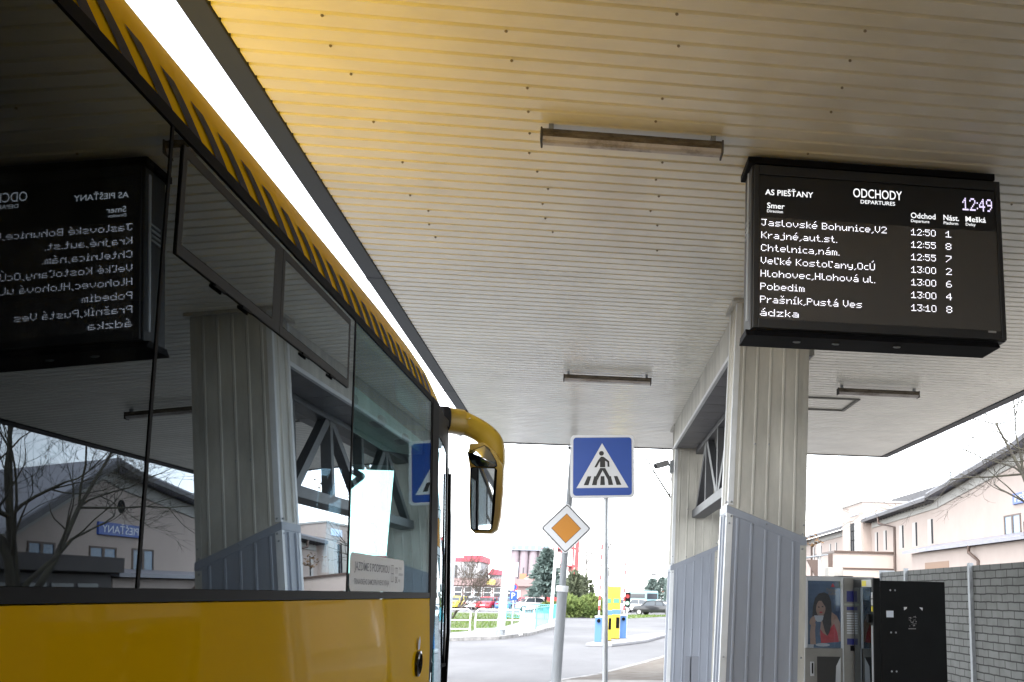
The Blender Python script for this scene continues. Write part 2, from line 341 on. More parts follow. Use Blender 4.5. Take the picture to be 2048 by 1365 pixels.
# ------------------------------------------------------------------ columns
def lerp(a, b, t): return a + (b - a) * t
def column(yf, dep, xl, xr, zl, zr, label, hatch):
    """xl/xr: edges at ground and at soffit; zl/zr: height of the slanted cladding edge left and right"""
    root = thing('canopy_column', label, 'column', ((xl[0] + xr[0]) / 2, yf + dep / 2, .15), 'canopy columns')
    H = CZ - .15
    L = lambda z, o=0: lerp(xl[0], xl[1], (z - .15) / H) - o
    Rr = lambda z, o=0: lerp(xr[0], xr[1], (z - .15) / H) + o
    yb = yf + dep
    MB().hexa([(L(.15), yf, .15), (Rr(.15), yf, .15), (Rr(.15), yb, .15), (L(.15), yb, .15), (L(CZ), yf, CZ), (Rr(CZ), yf, CZ), (Rr(CZ), yb, CZ), (L(CZ), yb, CZ)]).build('shaft', CREAM, root)
    e = .008
    MB().hexa([(L(.15, e), yf - e, .152), (Rr(.15, e), yf - e, .152), (Rr(.15, e), yb + e, .152), (L(.15, e), yb + e, .152),
               (L(zl, e), yf - e, zl), (Rr(zr, e), yf - e, zr), (Rr(zr, e), yb + e, zr), (L(zl, e), yb + e, zl)]).build('cladding', GREYC, root)
    # ribs on the front, back and sides of sheet and cladding
    mu, ml = MB(), MB()
    W = lambda t, z: lerp(L(z), Rr(z), t)
    for i, t in enumerate((.13, .31, .49, .67, .85)):
        zs = lerp(zl, zr, t); hw = .016
        for (yy, s) in ((yf, -1), (yb, 1)):
            for m_, za, zb, off in ((mu, zs + .04, CZ - .02, 0), (ml, .155, zs - .06, e)):
                y1 = yy + s * off; y2 = yy + s * (off + .010)
                m_.hexa([(W(t, za) - hw, y1, za), (W(t, za) + hw, y1, za), (W(t, za) + hw * .55, y2, za), (W(t, za) - hw * .55, y2, za),
                         (W(t, zb) - hw, y1, zb), (W(t, zb) + hw, y1, zb), (W(t, zb) + hw * .55, y2, zb), (W(t, zb) - hw * .55, y2, zb)])
    for t in (.3, .7):
        yy = lerp(yf, yb, t)
        for (F, s, zz) in ((L, -1, zl), (Rr, 1, zr)):
            for m_, za, zb, off in ((mu, zz + .05, CZ - .02, 0), (ml, .155, zz - .06, e)):
                m_.hexa([(F(za) + s * off, yy - .015, za), (F(za) + s * off, yy + .015, za), (F(za) + s * (off + .014), yy + .009, za), (F(za) + s * (off + .014), yy - .009, za),
                         (F(zb) + s * off, yy - .015, zb), (F(zb) + s * off, yy + .015, zb), (F(zb) + s * (off + .014), yy + .009, zb), (F(zb) + s * (off + .014), yy - .009, zb)])
    mu.build('sheet_rib', CREAM, root); ml.build('cladding_rib', GREYC, root)
    # slanted cover strip
    mb = MB(); q = .014
    mb.hexa([(L(zl, q), yf - q, zl - .045), (Rr(zr, q), yf - q, zr - .045), (Rr(zr, q), yb + q, zr - .045), (L(zl, q), yb + q, zl - .045),
             (L(zl, q), yf - q, zl + .03), (Rr(zr, q), yf - q, zr + .03), (Rr(zr, q), yb + q, zr + .03), (L(zl, q), yb + q, zl + .03)])
    mb.build('cover_strip', GREYC, root, bevel=.003)
    for nm, F, s, zz in (('corner_trim', L, -1, zl), ('corner_trim', Rr, 1, zr)):
        for yy, sy in ((yf, -1), (yb, 1)):
            mb = MB()
            for za, zb, off in ((zz + .032, CZ - .004, .004), (.154, zz - .047, .012)):
                a = lambda z: F(z) + s * off; b = lambda z: F(z) - s * .05; y1 = yy + sy * off; y2 = yy - sy * .05
                mb.hexa([(a(za), y1, za), (b(za), y1, za), (b(za), yy, za), (a(za), yy, za), (a(zb), y1, zb), (b(zb), y1, zb), (b(zb), yy, zb), (a(zb), yy, zb)])
                mb.hexa([(a(za), yy, za), (F(za), yy, za), (F(za), y2, za), (a(za), y2, za), (a(zb), yy, zb), (F(zb), yy, zb), (F(zb), y2, zb), (a(zb), y2, zb)])
            mb.build(nm, TRIM if s < 0 else CREAM, root)
    mb = MB()
    for zz in (1.3, 3.35, lerp(zl, zr, .5)):
        for t in ((.31, .49) if zz > 3 else (.02, .31, .49, .97)): mb.ball((W(t, zz), yf - .03, zz), .011)
    for zz in (zl + .06, zl - .08): mb.ball((L(zl, .012), yf + .03, zz), .012); mb.ball((L(zl) + .03, yf - .016, zz), .012); mb.ball((Rr(zr) - .03, yf - .016, zz + zr - zl), .012)
    mb.build('rivets', STEELD, root)
    # collar under the soffit
    mb = MB(); c = .05
    for b in ((L(CZ) - c, yf - c, Rr(CZ) + c, yf), (L(CZ) - c, yb, Rr(CZ) + c, yb + c), (L(CZ) - c, yf + .001, L(CZ), yb - .001), (Rr(CZ), yf + .001, Rr(CZ) + c, yb - .001)): mb.box(b[0], b[1], CZ - .035, b[2], b[3], CZ - .003)
    mb.build('collar', CREAM, root)
    if hatch:
        MB().box(W(.37, .7), yf - .018, .35, W(.66, .7), yf - .009, .86).build('service_door', mat('service_door_grey', (.20, .215, .25), .5), root, bevel=.003)
    return root
column(9.8, .5, (1.29, 1.43), (2.09, 2.19), 2.71, 2.41, 'nearer cream and grey clad column, directly below the departure board', False)
column(17.64, .62, (1.46, 1.50), (2.26, 2.31), 2.34, 2.71, 'farther cream and grey clad column, carrying the security camera', True)

# ------------------------------------------------------------------ truss beam between the columns
beam = thing('truss_beam', 'dark lattice truss beam with cream soffit box spanning between the two columns', 'beam', (1.9, 14, 3.2))
ya, yb = 10.33, 17.61
mb = MB(); mb.box(1.472, ya, 4.43, 2.36, yb, CZ - .003); mb.build('boxing', CREAM, beam)
mb = MB(); mb.box(1.455, ya, 4.405, 1.495, yb, 4.452); mb.build('edge_trim', TRIM, beam)
mb = MB(); k = 0; yy = ya
while yy < yb - .1:
    mb.box(1.496, yy + .01, 4.418, 2.34, min(yy + .60, yb) - .004, 4.428); yy += .60
mb.build('underside_panel', mat('underside_grey', (.15, .15, .16), .5, var=.15), beam)
mb = MB(); mb.box(1.86, ya, 4.33, 2.06, yb, 4.416); mb.build('top_chord', TRUSS, beam, bevel=.005)
mb = MB(); mb.box(1.82, ya, 3.20, 2.04, yb, 3.34); mb.build('bottom_chord', TRUSS, beam, bevel=.006)
nodes = [ya + (yb - ya) * i / 5 for i in range(6)]; up = True
for i in range(5):
    a, b = nodes[i], nodes[i + 1]
    p, q = ((1.93, a + .08, 4.34), (1.93, b - .06, 3.33)) if i % 2 == 0 else ((1.93, a + .06, 3.33), (1.93, b - .08, 4.34))
    MB().beam(p, q, .13, .11, (1, 0, 0)).build('diagonal', TRUSS, beam)
    if i < 4: MB().box(1.87, b - .055, 3.335, 2.0, b + .055, 4.335).build('post', TRUSS, beam)

# ------------------------------------------------------------------ fluorescent lamps
DIRT = mat('dirty_lamp_housing', (.05, .036, .022), .85, c2=(.15, .13, .10), vscale=9, stretch=(1, 3, 3))
DIFF = mat('grimy_diffuser', (.44, .41, .40), .35, c2=(.14, .11, .08), vscale=6, cut=(.3, .55))
def lamp(x0, x1, y, label, group='fluorescent lamps under the canopy'):
    r = thing('fluorescent_lamp', label, 'lamp', ((x0 + x1) / 2, y, CZ - .17), group)
    z = CZ - .045
    mb = MB(); prof = [(-.045, 0), (-.06, -.03), (-.05, -.055), (.05, -.055), (.06, -.03), (.045, 0)]
    mb.loft([[(x, y + a, z + b) for a, b in prof] for x in (x0 + .012, x1 - .012)]); mb.build('housing', DIRT, r)
    mb = MB(); prof = [(-.05, -.056), (-.045, -.078), (-.02, -.088), (.02, -.088), (.045, -.078), (.05, -.056)]
    mb.loft([[(x, y + a, z + b) for a, b in prof] for x in (x0 + .015, x1 - .015)]); mb.build('diffuser', DIFF, r)
    for xa in (x0, x1 - .012):
        MB().box(xa, y - .064, z - .092, xa + .0125, y + .064, z + .003).build('end_cap', mat('end_cap_dark', (.06, .055, .05), .7), r, bevel=.004)
    for xa in (x0 + .05, x1 - .08):
        MB().box(xa, y - .03, z + .002, xa + .03, y + .03, CZ - .001).build('bracket', STEELD, r)
lamp(-.42, .78, 6.14, 'dirty unlit fluorescent lamp nearest the camera, left of the departure board')
lamp(-.42, .79, 13.63, 'dark unlit fluorescent lamp farther along the soffit, above the pedestrian crossing sign')
lamp(3.47, 4.67, 13.72, 'unlit fluorescent lamp right of the near column, beside the soffit hatch')

# ================================================================== DEPARTURE BOARD
FX = {' ': (0, 0), '0': (0x3E, 0x41, 0x41, 0x41, 0x3E), '1': (0x44, 0x42, 0x7F, 0x40, 0x40), '2': (0x42, 0x61, 0x51, 0x49, 0x46), '3': (0x21, 0x41, 0x49, 0x4D, 0x33),
      '4': (0x18, 0x14, 0x12, 0x7F, 0x10), '5': (0x27, 0x45, 0x45, 0x45, 0x39), '6': (0x3C, 0x4A, 0x49, 0x49, 0x30), '7': (0x41, 0x21, 0x11, 0x09, 0x07), '8': (0x36, 0x49, 0x49, 0x49, 0x36),
      '9': (6, 0x49, 0x49, 0x29, 0x1E), ':': (0x24,), '.': (0x40,), ',': (0x80, 0x40), 'B': (0x7F, 0x49, 0x49, 0x49, 0x36), 'C': (0x3E, 0x41, 0x41, 0x41, 0x22), 'H': (0x7F, 8, 8, 8, 0x7F),
      'J': (0x21, 0x41, 0x41, 0x3F, 1), 'K': (0x7F, 8, 0x14, 0x22, 0x41), 'O': (0x3E, 0x41, 0x41, 0x41, 0x3E), 'P': (0x7F, 9, 9, 9, 6), 'U': (0x3F, 0x40, 0x40, 0x40, 0x3F), 'V': (0x1F, 0x20, 0x40, 0x20, 0x1F),
      'a': (0x20, 0x54, 0x54, 0x54, 0x78), 'b': (0x7F, 0x48, 0x44, 0x44, 0x38), 'c': (0x38, 0x44, 0x44, 0x44), 'd': (0x38, 0x44, 0x44, 0x48, 0x7F), 'e': (0x38, 0x54, 0x54, 0x54, 0x18), 'h': (0x7F, 8, 4, 4, 0x78),
      'i': (0x44, 0x7D, 0x40), 'ı': (0x44, 0x7C, 0x40), 'j': (0x80, 0x80, 0x84, 0x7D), 'k': (0x7F, 0x10, 0x28, 0x44), 'l': (0x3F, 0x40, 0x40), 'm': (0x7C, 4, 0x78, 4, 0x78), 'n': (0x7C, 8, 4, 4, 0x78), 'o': (0x38, 0x44, 0x44, 0x44, 0x38),
      'r': (0x7C, 8, 4, 4), 's': (0x48, 0x54, 0x54, 0x54, 0x24), 't': (4, 0x3F, 0x44, 0x40), 'u': (0x3C, 0x40, 0x40, 0x20, 0x7C), 'v': (0x1C, 0x20, 0x40, 0x20, 0x1C), 'y': (0x1C, 0xA0, 0xA0, 0xA0, 0x7C), 'z': (0x44, 0x64, 0x54, 0x4C, 0x44)}
AC = {'á': ('a', 'A'), 'é': ('e', 'A'), 'í': ('ı', 'A'), 'ú': ('u', 'A'), 'š': ('s', 'V'), 'Ú': ('U', 'B'), 'ľ': ('l', 'L')}
def led(mb, txt, x, z, y, width=None, pitch=.0068, pz=.0070, dot=.56):
    cols = []
    for ch in txt:
        b, a = AC.get(ch, (ch, None)); g = [[(c >> k) & 1 for k in range(8)] for c in FX[b]]; g = [{k for k in range(8) if c[k]} for c in g]
        if b == 'ı': a = 'A'
        m = len(g) // 2
        if a == 'A': g[min(m + 1, len(g) - 1)].add(-1); g[m].add(0)
        if a == 'B': g[3].add(-3); g[2].add(-2)
        if a == 'V': g[1].add(-1); g[3].add(-1); g[2].add(0)
        if a == 'L': g.append({0, 1}); g[-2].add(0)
        cols += g + [set()]
    cols = cols[:-1]; px_ = (width / len(cols)) if width else pitch
    for i, c in enumerate(cols):
        for k in c:
            cx, cz = x + (i + .5) * px_, z + (6.5 - k) * pz; a, b = px_ * dot / 2, pz * dot / 2
            mb.poly([(cx - a, y, cz - b), (cx + a, y, cz - b), (cx + a, y, cz + b), (cx - a, y, cz + b)])
    return mb
LEDC = glow('led_white', (.93, .92, 1.0), .50)
LETT = glow('backlit_lettering', (.95, .97, 1.0), .18)
board = thing('departure_board', 'black electronic departure board headed ODCHODY with white rows of destinations', 'display board', (1.9, 6.5, 3.55))
BK = mat('board_black_powder', (.012, .012, .013), .42)
BF = 6.35
MB().box(1.015, BF + .012, 3.60, 2.80, BF + .30, 4.775).build('housing', BK, board, bevel=.008)
mb = MB()
mb.box(1.03, BF - .014, 3.605, 1.066, BF + .011, 4.77); mb.box(2.762, BF - .014, 3.605, 2.795, BF + .011, 4.77)
mb.box(1.067, BF - .014, 3.605, 2.761, BF + .011, 3.668); mb.box(1.067, BF - .014, 4.70, 2.761, BF + .011, 4.77)
mb.build('front_frame', BK, board, bevel=.003)
mb = MB(); mb.prism([(.985, BF - .02, 3.55), (.985, BF + .30, 3.55), (.985, BF + .26, 3.598), (.985, BF + .02, 3.598)], (1.76, 0, 0)); mb.build('bottom_rail', BLACK, board, bevel=.004)
mb = MB(); mb.box(.985, BF - .02, 4.777, 2.76, BF + .33, 4.825); mb.build('top_rail', BLACK, board, bevel=.004)
for a in (1.15, 1.85, 2.55): MB().box(a, BF + .05, 4.826, a + .06, BF + .25, CZ - .001).build('hanger', STEELD, board)
mb = MB(); [mb.box(1.002, BF + .08, 4.28 + k * .035, 1.0145, BF + .2, 4.295 + k * .035) for k in range(4)]; mb.build('side_vent', STEELD, board)
MB().box(.992, BF + .03, 3.66, 1.0, BF + .05, 4.72).build('side_seam', STEEL, board)
MB().poly([(1.067, BF, 4.398), (2.761, BF, 4.398), (2.761, BF, 4.699), (1.067, BF, 4.699)]).build('header_panel', mat('header_black', (.012, .012, .013), .3), board)
m = mat('led_matrix_panel', (.04, .038, .036), .27, spec=.8)
if 'dots' not in m:
    m['dots'] = 1; nt = m.node_tree; p = nt.nodes['Principled BSDF']
    tc = N(nt, 'ShaderNodeTexCoord'); sp = N(nt, 'ShaderNodeSeparateXYZ'); nt.links.new(tc.outputs['Object'], sp.inputs[0]); prod = None
    for ax, pt in (('X', .0068), ('Z', .0070)):
        a = N(nt, 'ShaderNodeMath', operation='MULTIPLY'); a.inputs[1].default_value = 2 * math.pi / pt; nt.links.new(sp.outputs[ax], a.inputs[0])
        c = N(nt, 'ShaderNodeMath', operation='COSINE'); nt.links.new(a.outputs[0], c.inputs[0])
        d = N(nt, 'ShaderNodeMath', operation='MULTIPLY_ADD'); d.inputs[1].default_value = .5; d.inputs[2].default_value = .5; nt.links.new(c.outputs[0], d.inputs[0])
        if prod is None: prod = d
        else:
            e = N(nt, 'ShaderNodeMath', operation='MULTIPLY'); nt.links.new(prod.outputs[0], e.inputs[0]); nt.links.new(d.outputs[0], e.inputs[1]); prod = e
    mx = N(nt, 'ShaderNodeMixRGB'); mx.inputs[1].default_value = (.028, .026, .025, 1); mx.inputs[2].default_value = (.13, .12, .11, 1)
    nt.links.new(prod.outputs[0], mx.inputs[0]); nt.links.new(mx.outputs[0], p.inputs['Base Color'])
MB().poly([(1.067, BF, 3.669), (2.761, BF, 3.669), (2.761, BF, 4.396), (1.067, BF, 4.396)]).build('matrix_panel', m, board)
T = BF - .003
def bt(txt, x, z, h, w, bold=0.0, al='LEFT'):
    mb = MB(); text_bm(mb, txt, h / .70, lambda a, b: (x + a, T, z + b), w, al, bold); return mb.build('lettering', LETT, board, recalc=False)
bt('AS PIEŠŤANY', 1.108, 4.556, .040, .336, .004)
bt('ODCHODY', 1.729, 4.583, .066, .350, .003); bt('DEPARTURES', 1.781, 4.539, .027, .247, .0025)
bt('Smer', 1.122, 4.459, .040, .122, .004); bt('Direction', 1.122, 4.428, .021, .110, .001)
bt('Odchod', 2.140, 4.457, .040, .178, .004); bt('Departure', 2.140, 4.426, .021, .132, .001)
bt('Nást.', 2.376, 4.457, .040, .113, .004); bt('Platform', 2.376, 4.426, .021, .105, .001)
bt('Mešká', 2.537, 4.457, .040, .148, .004); bt('Delay', 2.537, 4.427, .021, .072, .001)
rows = [('Jaslovské Bohunice,V2', '12:50', '1'), ('Krajné,aut.st.', '12:55', '8'), ('Chtelnica,nám.', '12:55', '7'), ('Veľké Kostoľany,OcÚ', '13:00', '2'),
        ('Hlohovec,Hlohová ul.', '13:00', '6'), ('Pobedim', '13:00', '4'), ('Prašník,Pustá Ves', '13:10', '8'), ('ádzka', None, None)]
def led_part(nm, t, x, z, w, p):
    mb = MB(); led(mb, t, x, z, T, width=w, pitch=p or .0068); return mb.build(nm, LEDC, board, recalc=False)
for i, (a, b, c) in enumerate(rows):
    z = 4.329 - i * .0913; mb = MB(); led(mb, a, 1.083 - i * .0008, z, T, pitch=.0078 if i < 7 else .0095)
    mb.build('led_destination', LEDC, board, recalc=False)
    if b: led_part('led_time', b, 2.138 - i * .002, z, .178, None); led_part('led_platform', c, 2.386 - i * .002, z, None, .0085)
mb = MB(); led(mb, '12:49', 2.518, 4.540, T, width=.218, pz=.0136, dot=.85); mb.build('led_clock', glow('led_clock_white', (.76, .68, 1), .22), board, recalc=False)
mb = MB(); mb.poly([(2.663, BF - .0155, 3.652), (2.72, BF - .0155, 3.652), (2.72, BF - .0155, 3.667), (2.663, BF - .0155, 3.667)]); mb.build('maker_plate', mat('plate_grey', (.25, .25, .25), .5), board)
for a in (1.35, 1.62, 2.05): MB().ball((a, BF + .1, 3.548), .02, 1, (1.6, 1, .5)).build('fastener', STEELD, board)

# ================================================================== SECURITY CAMERA
sc_ = thing('security_camera', 'small grey security camera on the left edge of the farther column', 'camera', (1.46, 17.6, 4.0))
MB().box(1.40, 17.55, 3.98, 1.47, 17.68, 4.20).build('wall_mount', STEELD, sc_, bevel=.01)
mb = MB(); mb.tube([(1.42, 17.6, 4.10), (1.34, 17.58, 4.14), (1.28, 17.55, 4.12)], .022, 8); mb.build('arm', STEELD, sc_)
mb = MB(); mb.beam((1.36, 17.60, 4.155), (1.14, 17.46, 4.07), .10, .10); mb.build('body', mat('camera_grey', (.22, .22, .23), .5), sc_, bevel=.012)
mb = MB(); mb.tube([(1.142, 17.461, 4.071), (1.128, 17.452, 4.065)], .04, 12); mb.build('lens', BLACKG, sc_)

# ================================================================== SIGNS UNDER THE CANOPY
ps = thing('pedestrian_crossing_sign', 'square blue pedestrian crossing sign on a thin steel post', 'road sign', (.19, 11.36, .15))
MB().tube([(.30, 11.36, .15), (.17, 11.36, 3.5)], .03, 14).build('post', STEEL, ps, smooth=True)
ca, sa = math.cos(.044), math.sin(.044); SC = (.140, 3.265); SY = 11.30
def sg(x, z, d=0): return (SC[0] + x * ca - z * sa, SY - d, SC[1] + x * sa + z * ca)
def rrect(w, h, r, n=6):
    o = []
    for cx, cz, a0 in ((w / 2 - r, h / 2 - r, 0), (-w / 2 + r, h / 2 - r, 90), (-w / 2 + r, -h / 2 + r, 180), (w / 2 - r, -h / 2 + r, 270)):
        o += [(cx + r * math.cos(R(a0 + 90 * k / n)), cz + r * math.sin(R(a0 + 90 * k / n))) for k in range(n + 1)]
    return o
MB().prism([sg(x, z) for x, z in rrect(.715, .715, .05)], (0, .025, 0)).build('panel', SIGNW, ps, bevel=.004)
def flat(pts, m, name, par, fn, d): return MB().poly([fn(x, z, d) for x, z in pts]).build(name, m, par, recalc=False)
flat(rrect(.655, .655, .035), BLUE, 'blue_field', ps, sg, .002)
flat([(-.005, .262), (-.29, -.243), (.29, -.243)], SIGNW, 'white_triangle', ps, sg, .004)
mb = MB(); d = .006
def P(*pts): mb.poly([sg(x, z, d) for x, z in pts])
P(*[(-.012 + .027 * math.cos(a), .146 + .027 * math.sin(a)) for a in [6.283 * k / 18 for k in range(18)]])
P((-.033, .090), (-.018, .108), (.006, .108), (.028, .096), (.030, -.012), (-.029, -.012), (-.028, .052))
P((-.033, .090), (-.026, .060), (-.066, -.012), (-.092, -.012), (-.050, .068))
P((.026, .096), (.074, .056), (.078, -.008), (.056, -.006), (.054, .044), (.026, .064))
P((-.028, -.020), (.004, -.020), (.002, -.045), (-.064, -.172), (-.100, -.162), (-.088, -.136))
P((-.002, -.0205), (.030, -.0205), (.098, -.148), (.084, -.178), (.062, -.160), (.0025, -.050))
mb.build('walking_figure', SIGNK, ps, recalc=False)
for x in (-2, -1, 0, 1, 2):
    t, b = x * .073, x * .092; tw, bw = .020, .027
    flat([(t - tw, -.112), (t + tw, -.112), (b + bw, -.212), (b - bw, -.212)], SIGNK, 'crossing_bar', ps, sg, .005)
for z in (3.05, 3.42): MB().box(.155, 11.325, z, .225, 11.40, z + .035).build('clamp', STEELD, ps)

dp = thing('drain_post', 'thick grey drain post at the far edge of the canopy, with a wider lower sleeve', 'post', (-.45, 20.85, 0))
MB().tube([(-.44, 20.85, 2.0), (-.36, 20.85, CZ - .02)], .068, 14).build('upper_pipe', STEELP, dp, smooth=True)
MB().tube([(-.475, 20.85, 0), (-.435, 20.85, 1.93)], .100, 16).build('lower_sleeve', STEELP, dp, smooth=True)
MB().tube([(-.443, 20.85, 1.90), (-.437, 20.85, 2.02)], [.122, .122], 16).build('joint_ring', TRIM, dp, bevel=.008)
MB().box(-.47, 20.72, CZ - .05, -.25, 20.98, CZ - .012).build('top_bracket', TRUSS, dp)
yd = thing('priority_road_sign', 'white diamond priority road sign with orange centre, fixed to the drain post', 'road sign', (-.42, 20.72, 2.7))
DS = (-.42, 3.155); DY = 20.70
def dg_(x, z, d=0): a = R(45.6); return (DS[0] + x * math.cos(a) - z * math.sin(a), DY - d, DS[1] + x * math.sin(a) + z * math.cos(a))
MB().prism([dg_(x, z) for x, z in rrect(.735, .735, .06)], (0, .02, 0)).build('panel', SIGNW, yd, bevel=.004)
flat(rrect(.690, .690, .045), SIGNK, 'black_border', yd, dg_, .003); flat(rrect(.655, .655, .03), SIGNW, 'white_field', yd, dg_, .005)
flat(rrect(.425, .425, .004), SIGNK, 'inner_border', yd, dg_, .007); flat(rrect(.408, .408, .004), ORANGE, 'orange_field', yd, dg_, .009)

# ================================================================== VENDING MACHINES
cv = thing('coffee_vending_machine', 'silver coffee vending machine with a poster of a woman drinking coffee', 'vending machine', (2.7, 11.4, .15))
VG = mat('vending_grey', (.24, .235, .22), .4, metal=.3, var=.12, vscale=5); VS = mat('vending_silver', (.50, .52, .55), .35, metal=.6, var=.08)
MB().box(2.385, 11.02, .17, 3.20, 11.75, 2.10).build('cabinet', VS, cv, bevel=.01)
mb = MB(); F = 11.0
mb.box(2.395, F, .2, 2.815, F + .02, 1.335); mb.build('lower_door', VG, cv, bevel=.006)
mb = MB(); mb.box(2.395, F, 1.337, 2.432, F + .02, 2.09); mb.box(2.798, F, 1.337, 2.83, F + .02, 2.09); mb.box(2.433, F, 2.048, 2.797, F + .02, 2.09); mb.build('poster_frame', VS, cv, bevel=.003)
mb = MB(); mb.box(2.832, F + .002, .2, 3.19, F + .02, 2.09); mb.build('control_panel', VG, cv, bevel=.004)
pst = MB().poly([(2.432, F + .012, 1.337), (2.798, F + .012, 1.337), (2.798, F + .012, 2.048), (2.432, F + .012, 2.048)]).build('poster', mat('poster_blue', (.018, .045, .11), .4, c2=(.10, .16, .24), vscale=2.2, cut=(.4, .7)), cv, recalc=False)
def pp(name, m, pts, d):
    def f(q): return (2.432 + q[0] * .366, F + .012 - d, 1.337 + q[1] * .711)
    MB().poly([f(q) for q in pts]).build(name, m, pst, recalc=False)
def ell(cx, cz, rx, rz, n=22, rot=0): return [(cx + rx * math.cos(a) * math.cos(rot) - rz * math.sin(a) * math.sin(rot), cz + (rx * math.cos(a) * math.sin(rot) + rz * math.sin(a) * math.cos(rot)) * 1.0) for a in [6.283 * k / n for k in range(n)]]
HAIR = mat('poster_hair', (.022, .014, .011), .4); SKIN = mat('poster_skin', (.46, .28, .20), .4, var=.15, vscale=9); PRED = mat('poster_red', (.62, .035, .045), .4, var=.25, vscale=10); PWH = mat('poster_white', (.55, .57, .58), .3)
pp('printed_hair', HAIR, [(.13, .45), (.16, .62), (.22, .74), (.34, .81), (.50, .83), (.63, .80), (.71, .70), (.73, .55), (.70, .38), (.66, .25), (.60, .17), (.52, .24), (.44, .40), (.30, .40)], .0008)
pp('printed_body', SKIN, [(.42, .50), (.60, .50), (.74, .53), (.88, .48), (.99, .37), (1.0, .10), (.42, .08), (.36, .20), (.40, .40)], .0006)
pp('printed_dress', PRED, [(.37, .28), (.46, .22), (.58, .18), (.70, .30), (.80, .36), (.90, .22), (.94, .09), (.40, .07)], .0010)
pp('printed_hair_lock', HAIR, [(.56, .55), (.70, .56), (.71, .36), (.66, .24), (.60, .18), (.54, .28)], .0012)
pp('printed_face', SKIN, ell(.395, .585, .145, .125, rot=.15), .0014)
pp('printed_fringe', HAIR, [(.24, .66), (.30, .74), (.44, .77), (.56, .70), (.60, .56), (.52, .62), (.42, .70), (.32, .70)], .0018)
pp('printed_eyes', HAIR, ell(.335, .605, .028, .010, 10), .0020); pp('printed_eyes', HAIR, ell(.45, .612, .028, .010, 10), .0020)
pp('printed_mouth', PRED, ell(.40, .527, .05, .013, 12), .0020)
pp('printed_arm', SKIN, [(.07, .05), (.24, .05), (.22, .25), (.24, .36), (.10, .36), (.06, .22)], .0012)
pp('printed_hand', SKIN, ell(.15, .40, .105, .062, rot=.4), .0016)
pp('printed_cup', PWH, [(.19, .48), (.48, .48), (.46, .42), (.40, .385), (.29, .385), (.23, .41)], .0022)
pp('printed_saucer', PWH, ell(.45, .045, .22, .025), .0016); pp('printed_saucer', PWH, [(.0, .05), (.18, .05), (.17, .0), (.0, .0)], .0016)
mb = MB(); text_bm(mb, 'Dallmayr', .050, lambda a, b: (2.642 + a, F + .0095, 1.936 + b), .125); text_bm(mb, 'Kaffee', .050, lambda a, b: (2.665 + a, F + .0095, 1.898 + b), .085); mb.build('poster_lettering', mat('poster_gold', (.30, .20, .12), .4), pst, recalc=False)
mb = MB(); mb.poly([(2.69, F + .0095, 1.985), (2.735, F + .0095, 1.985), (2.725, F + .0095, 2.005), (2.712, F + .0095, 2.025), (2.70, F + .0095, 2.005)]); mb.build('poster_emblem', PRED, pst, recalc=False)
MB().box(2.433, F + .0005, 1.338, 2.797, F + .003, 2.047).build('poster_glass', glass('poster_glazing', (.9, .92, .95), .04), cv)
mb = MB(); mb.hexa([(2.53, F - .004, .75), (2.79, F - .004, .75), (2.79, F - .004, 1.247), (2.53, F - .004, 1.247), (2.53, F - .0005, .75), (2.79, F - .0005, .75), (2.79, F - .0005, 1.247), (2.53, F - .0005, 1.247)]); mb.build('dispensing_hatch', mat('hatch_dark', (.03, .03, .03), .5), cv)
mb = MB(); mb.poly([(2.72, F - .006, .75), (2.79, F - .006, .75), (2.79, F - .006, 1.247), (2.74, F - .006, 1.15)]); mb.build('hatch_cheek', VS, cv)
mb = MB(); mb.box(2.455, F - .012, 1.045, 2.497, F - .0005, 1.195); mb.build('lock_plate', VS, cv, bevel=.003)
mb = MB(); mb.box(2.468, F - .022, 1.07, 2.484, F - .012, 1.18); mb.build('lock_handle', BLACK, cv, bevel=.003)
VB = mat('vending_label_blue', (.015, .02, .16), .35)
for za, zb in ((1.83, 1.945), (1.74, 1.775), (1.375, 1.44)): MB().box(2.865, F - .003, za, 3.05, F + .001, zb).build('info_label', VB, cv)
mb = MB(); [mb.box(2.865, F - .005, 1.49 + k * .026, 3.0, F + .001, 1.505 + k * .026) for k in range(9)]; mb.build('selection_buttons', VS, cv)
MB().box(2.84, F - .004, 1.79, 3.07, F + .001, 1.812).build('display_strip', mat('lcd_strip', (.35, .38, .30), .3), cv)
MB().box(2.90, F - .03, 1.31, 2.98, F + .001, 1.365).build('coin_slot', BLACK, cv, bevel=.006)
mb = MB(); mb.box(2.85, 11.3, 2.101, 3.02, 11.5, 2.115); mb.build('roof_hinge', BLACK, cv)

sv = thing('snack_vending_machine', 'tall black vending machine turned side on, with torn white tape corners', 'vending machine', (3.3, 10.6, .15))
SX = 2.93; SF = 10.2
VBK = mat('vending_black', (.006, .007, .008), .42, var=.2, vscale=6, spec=.18)
MB().box(SX + .08, SF, .17, 3.70, 11.0 - .03, 2.05).build('cabinet', VBK, sv, bevel=.008)
MB().box(SX + .0, SF - .012, .19, SX + .078, 10.96, 2.075).build('door', VBK, sv, bevel=.008)
MB().box(SX - .006, SF + .06, .9, SX - .0005, 10.9, 1.98).build('door_glass', glass('vending_glass', (.04, .045, .05), .06), sv)
mb = MB(); mb.box(SX - .006, SF + .03, 1.985, SX - .001, SF + .40, 2.06); mb.build('header_label', mat('label_pale', (.45, .45, .42), .5), sv)
mb = MB(); mb.box(SX - .009, SF + .22, 1.995, SX - .0065, SF + .38, 2.05); mb.build('warning_label', mat('label_yellow', (.65, .55, .03), .5), sv)
mb = MB(); mb.box(SX - .012, SF - .001, .9, SX - .001, SF + .027, 1.60); mb.build('door_edge_strip', VS, sv)
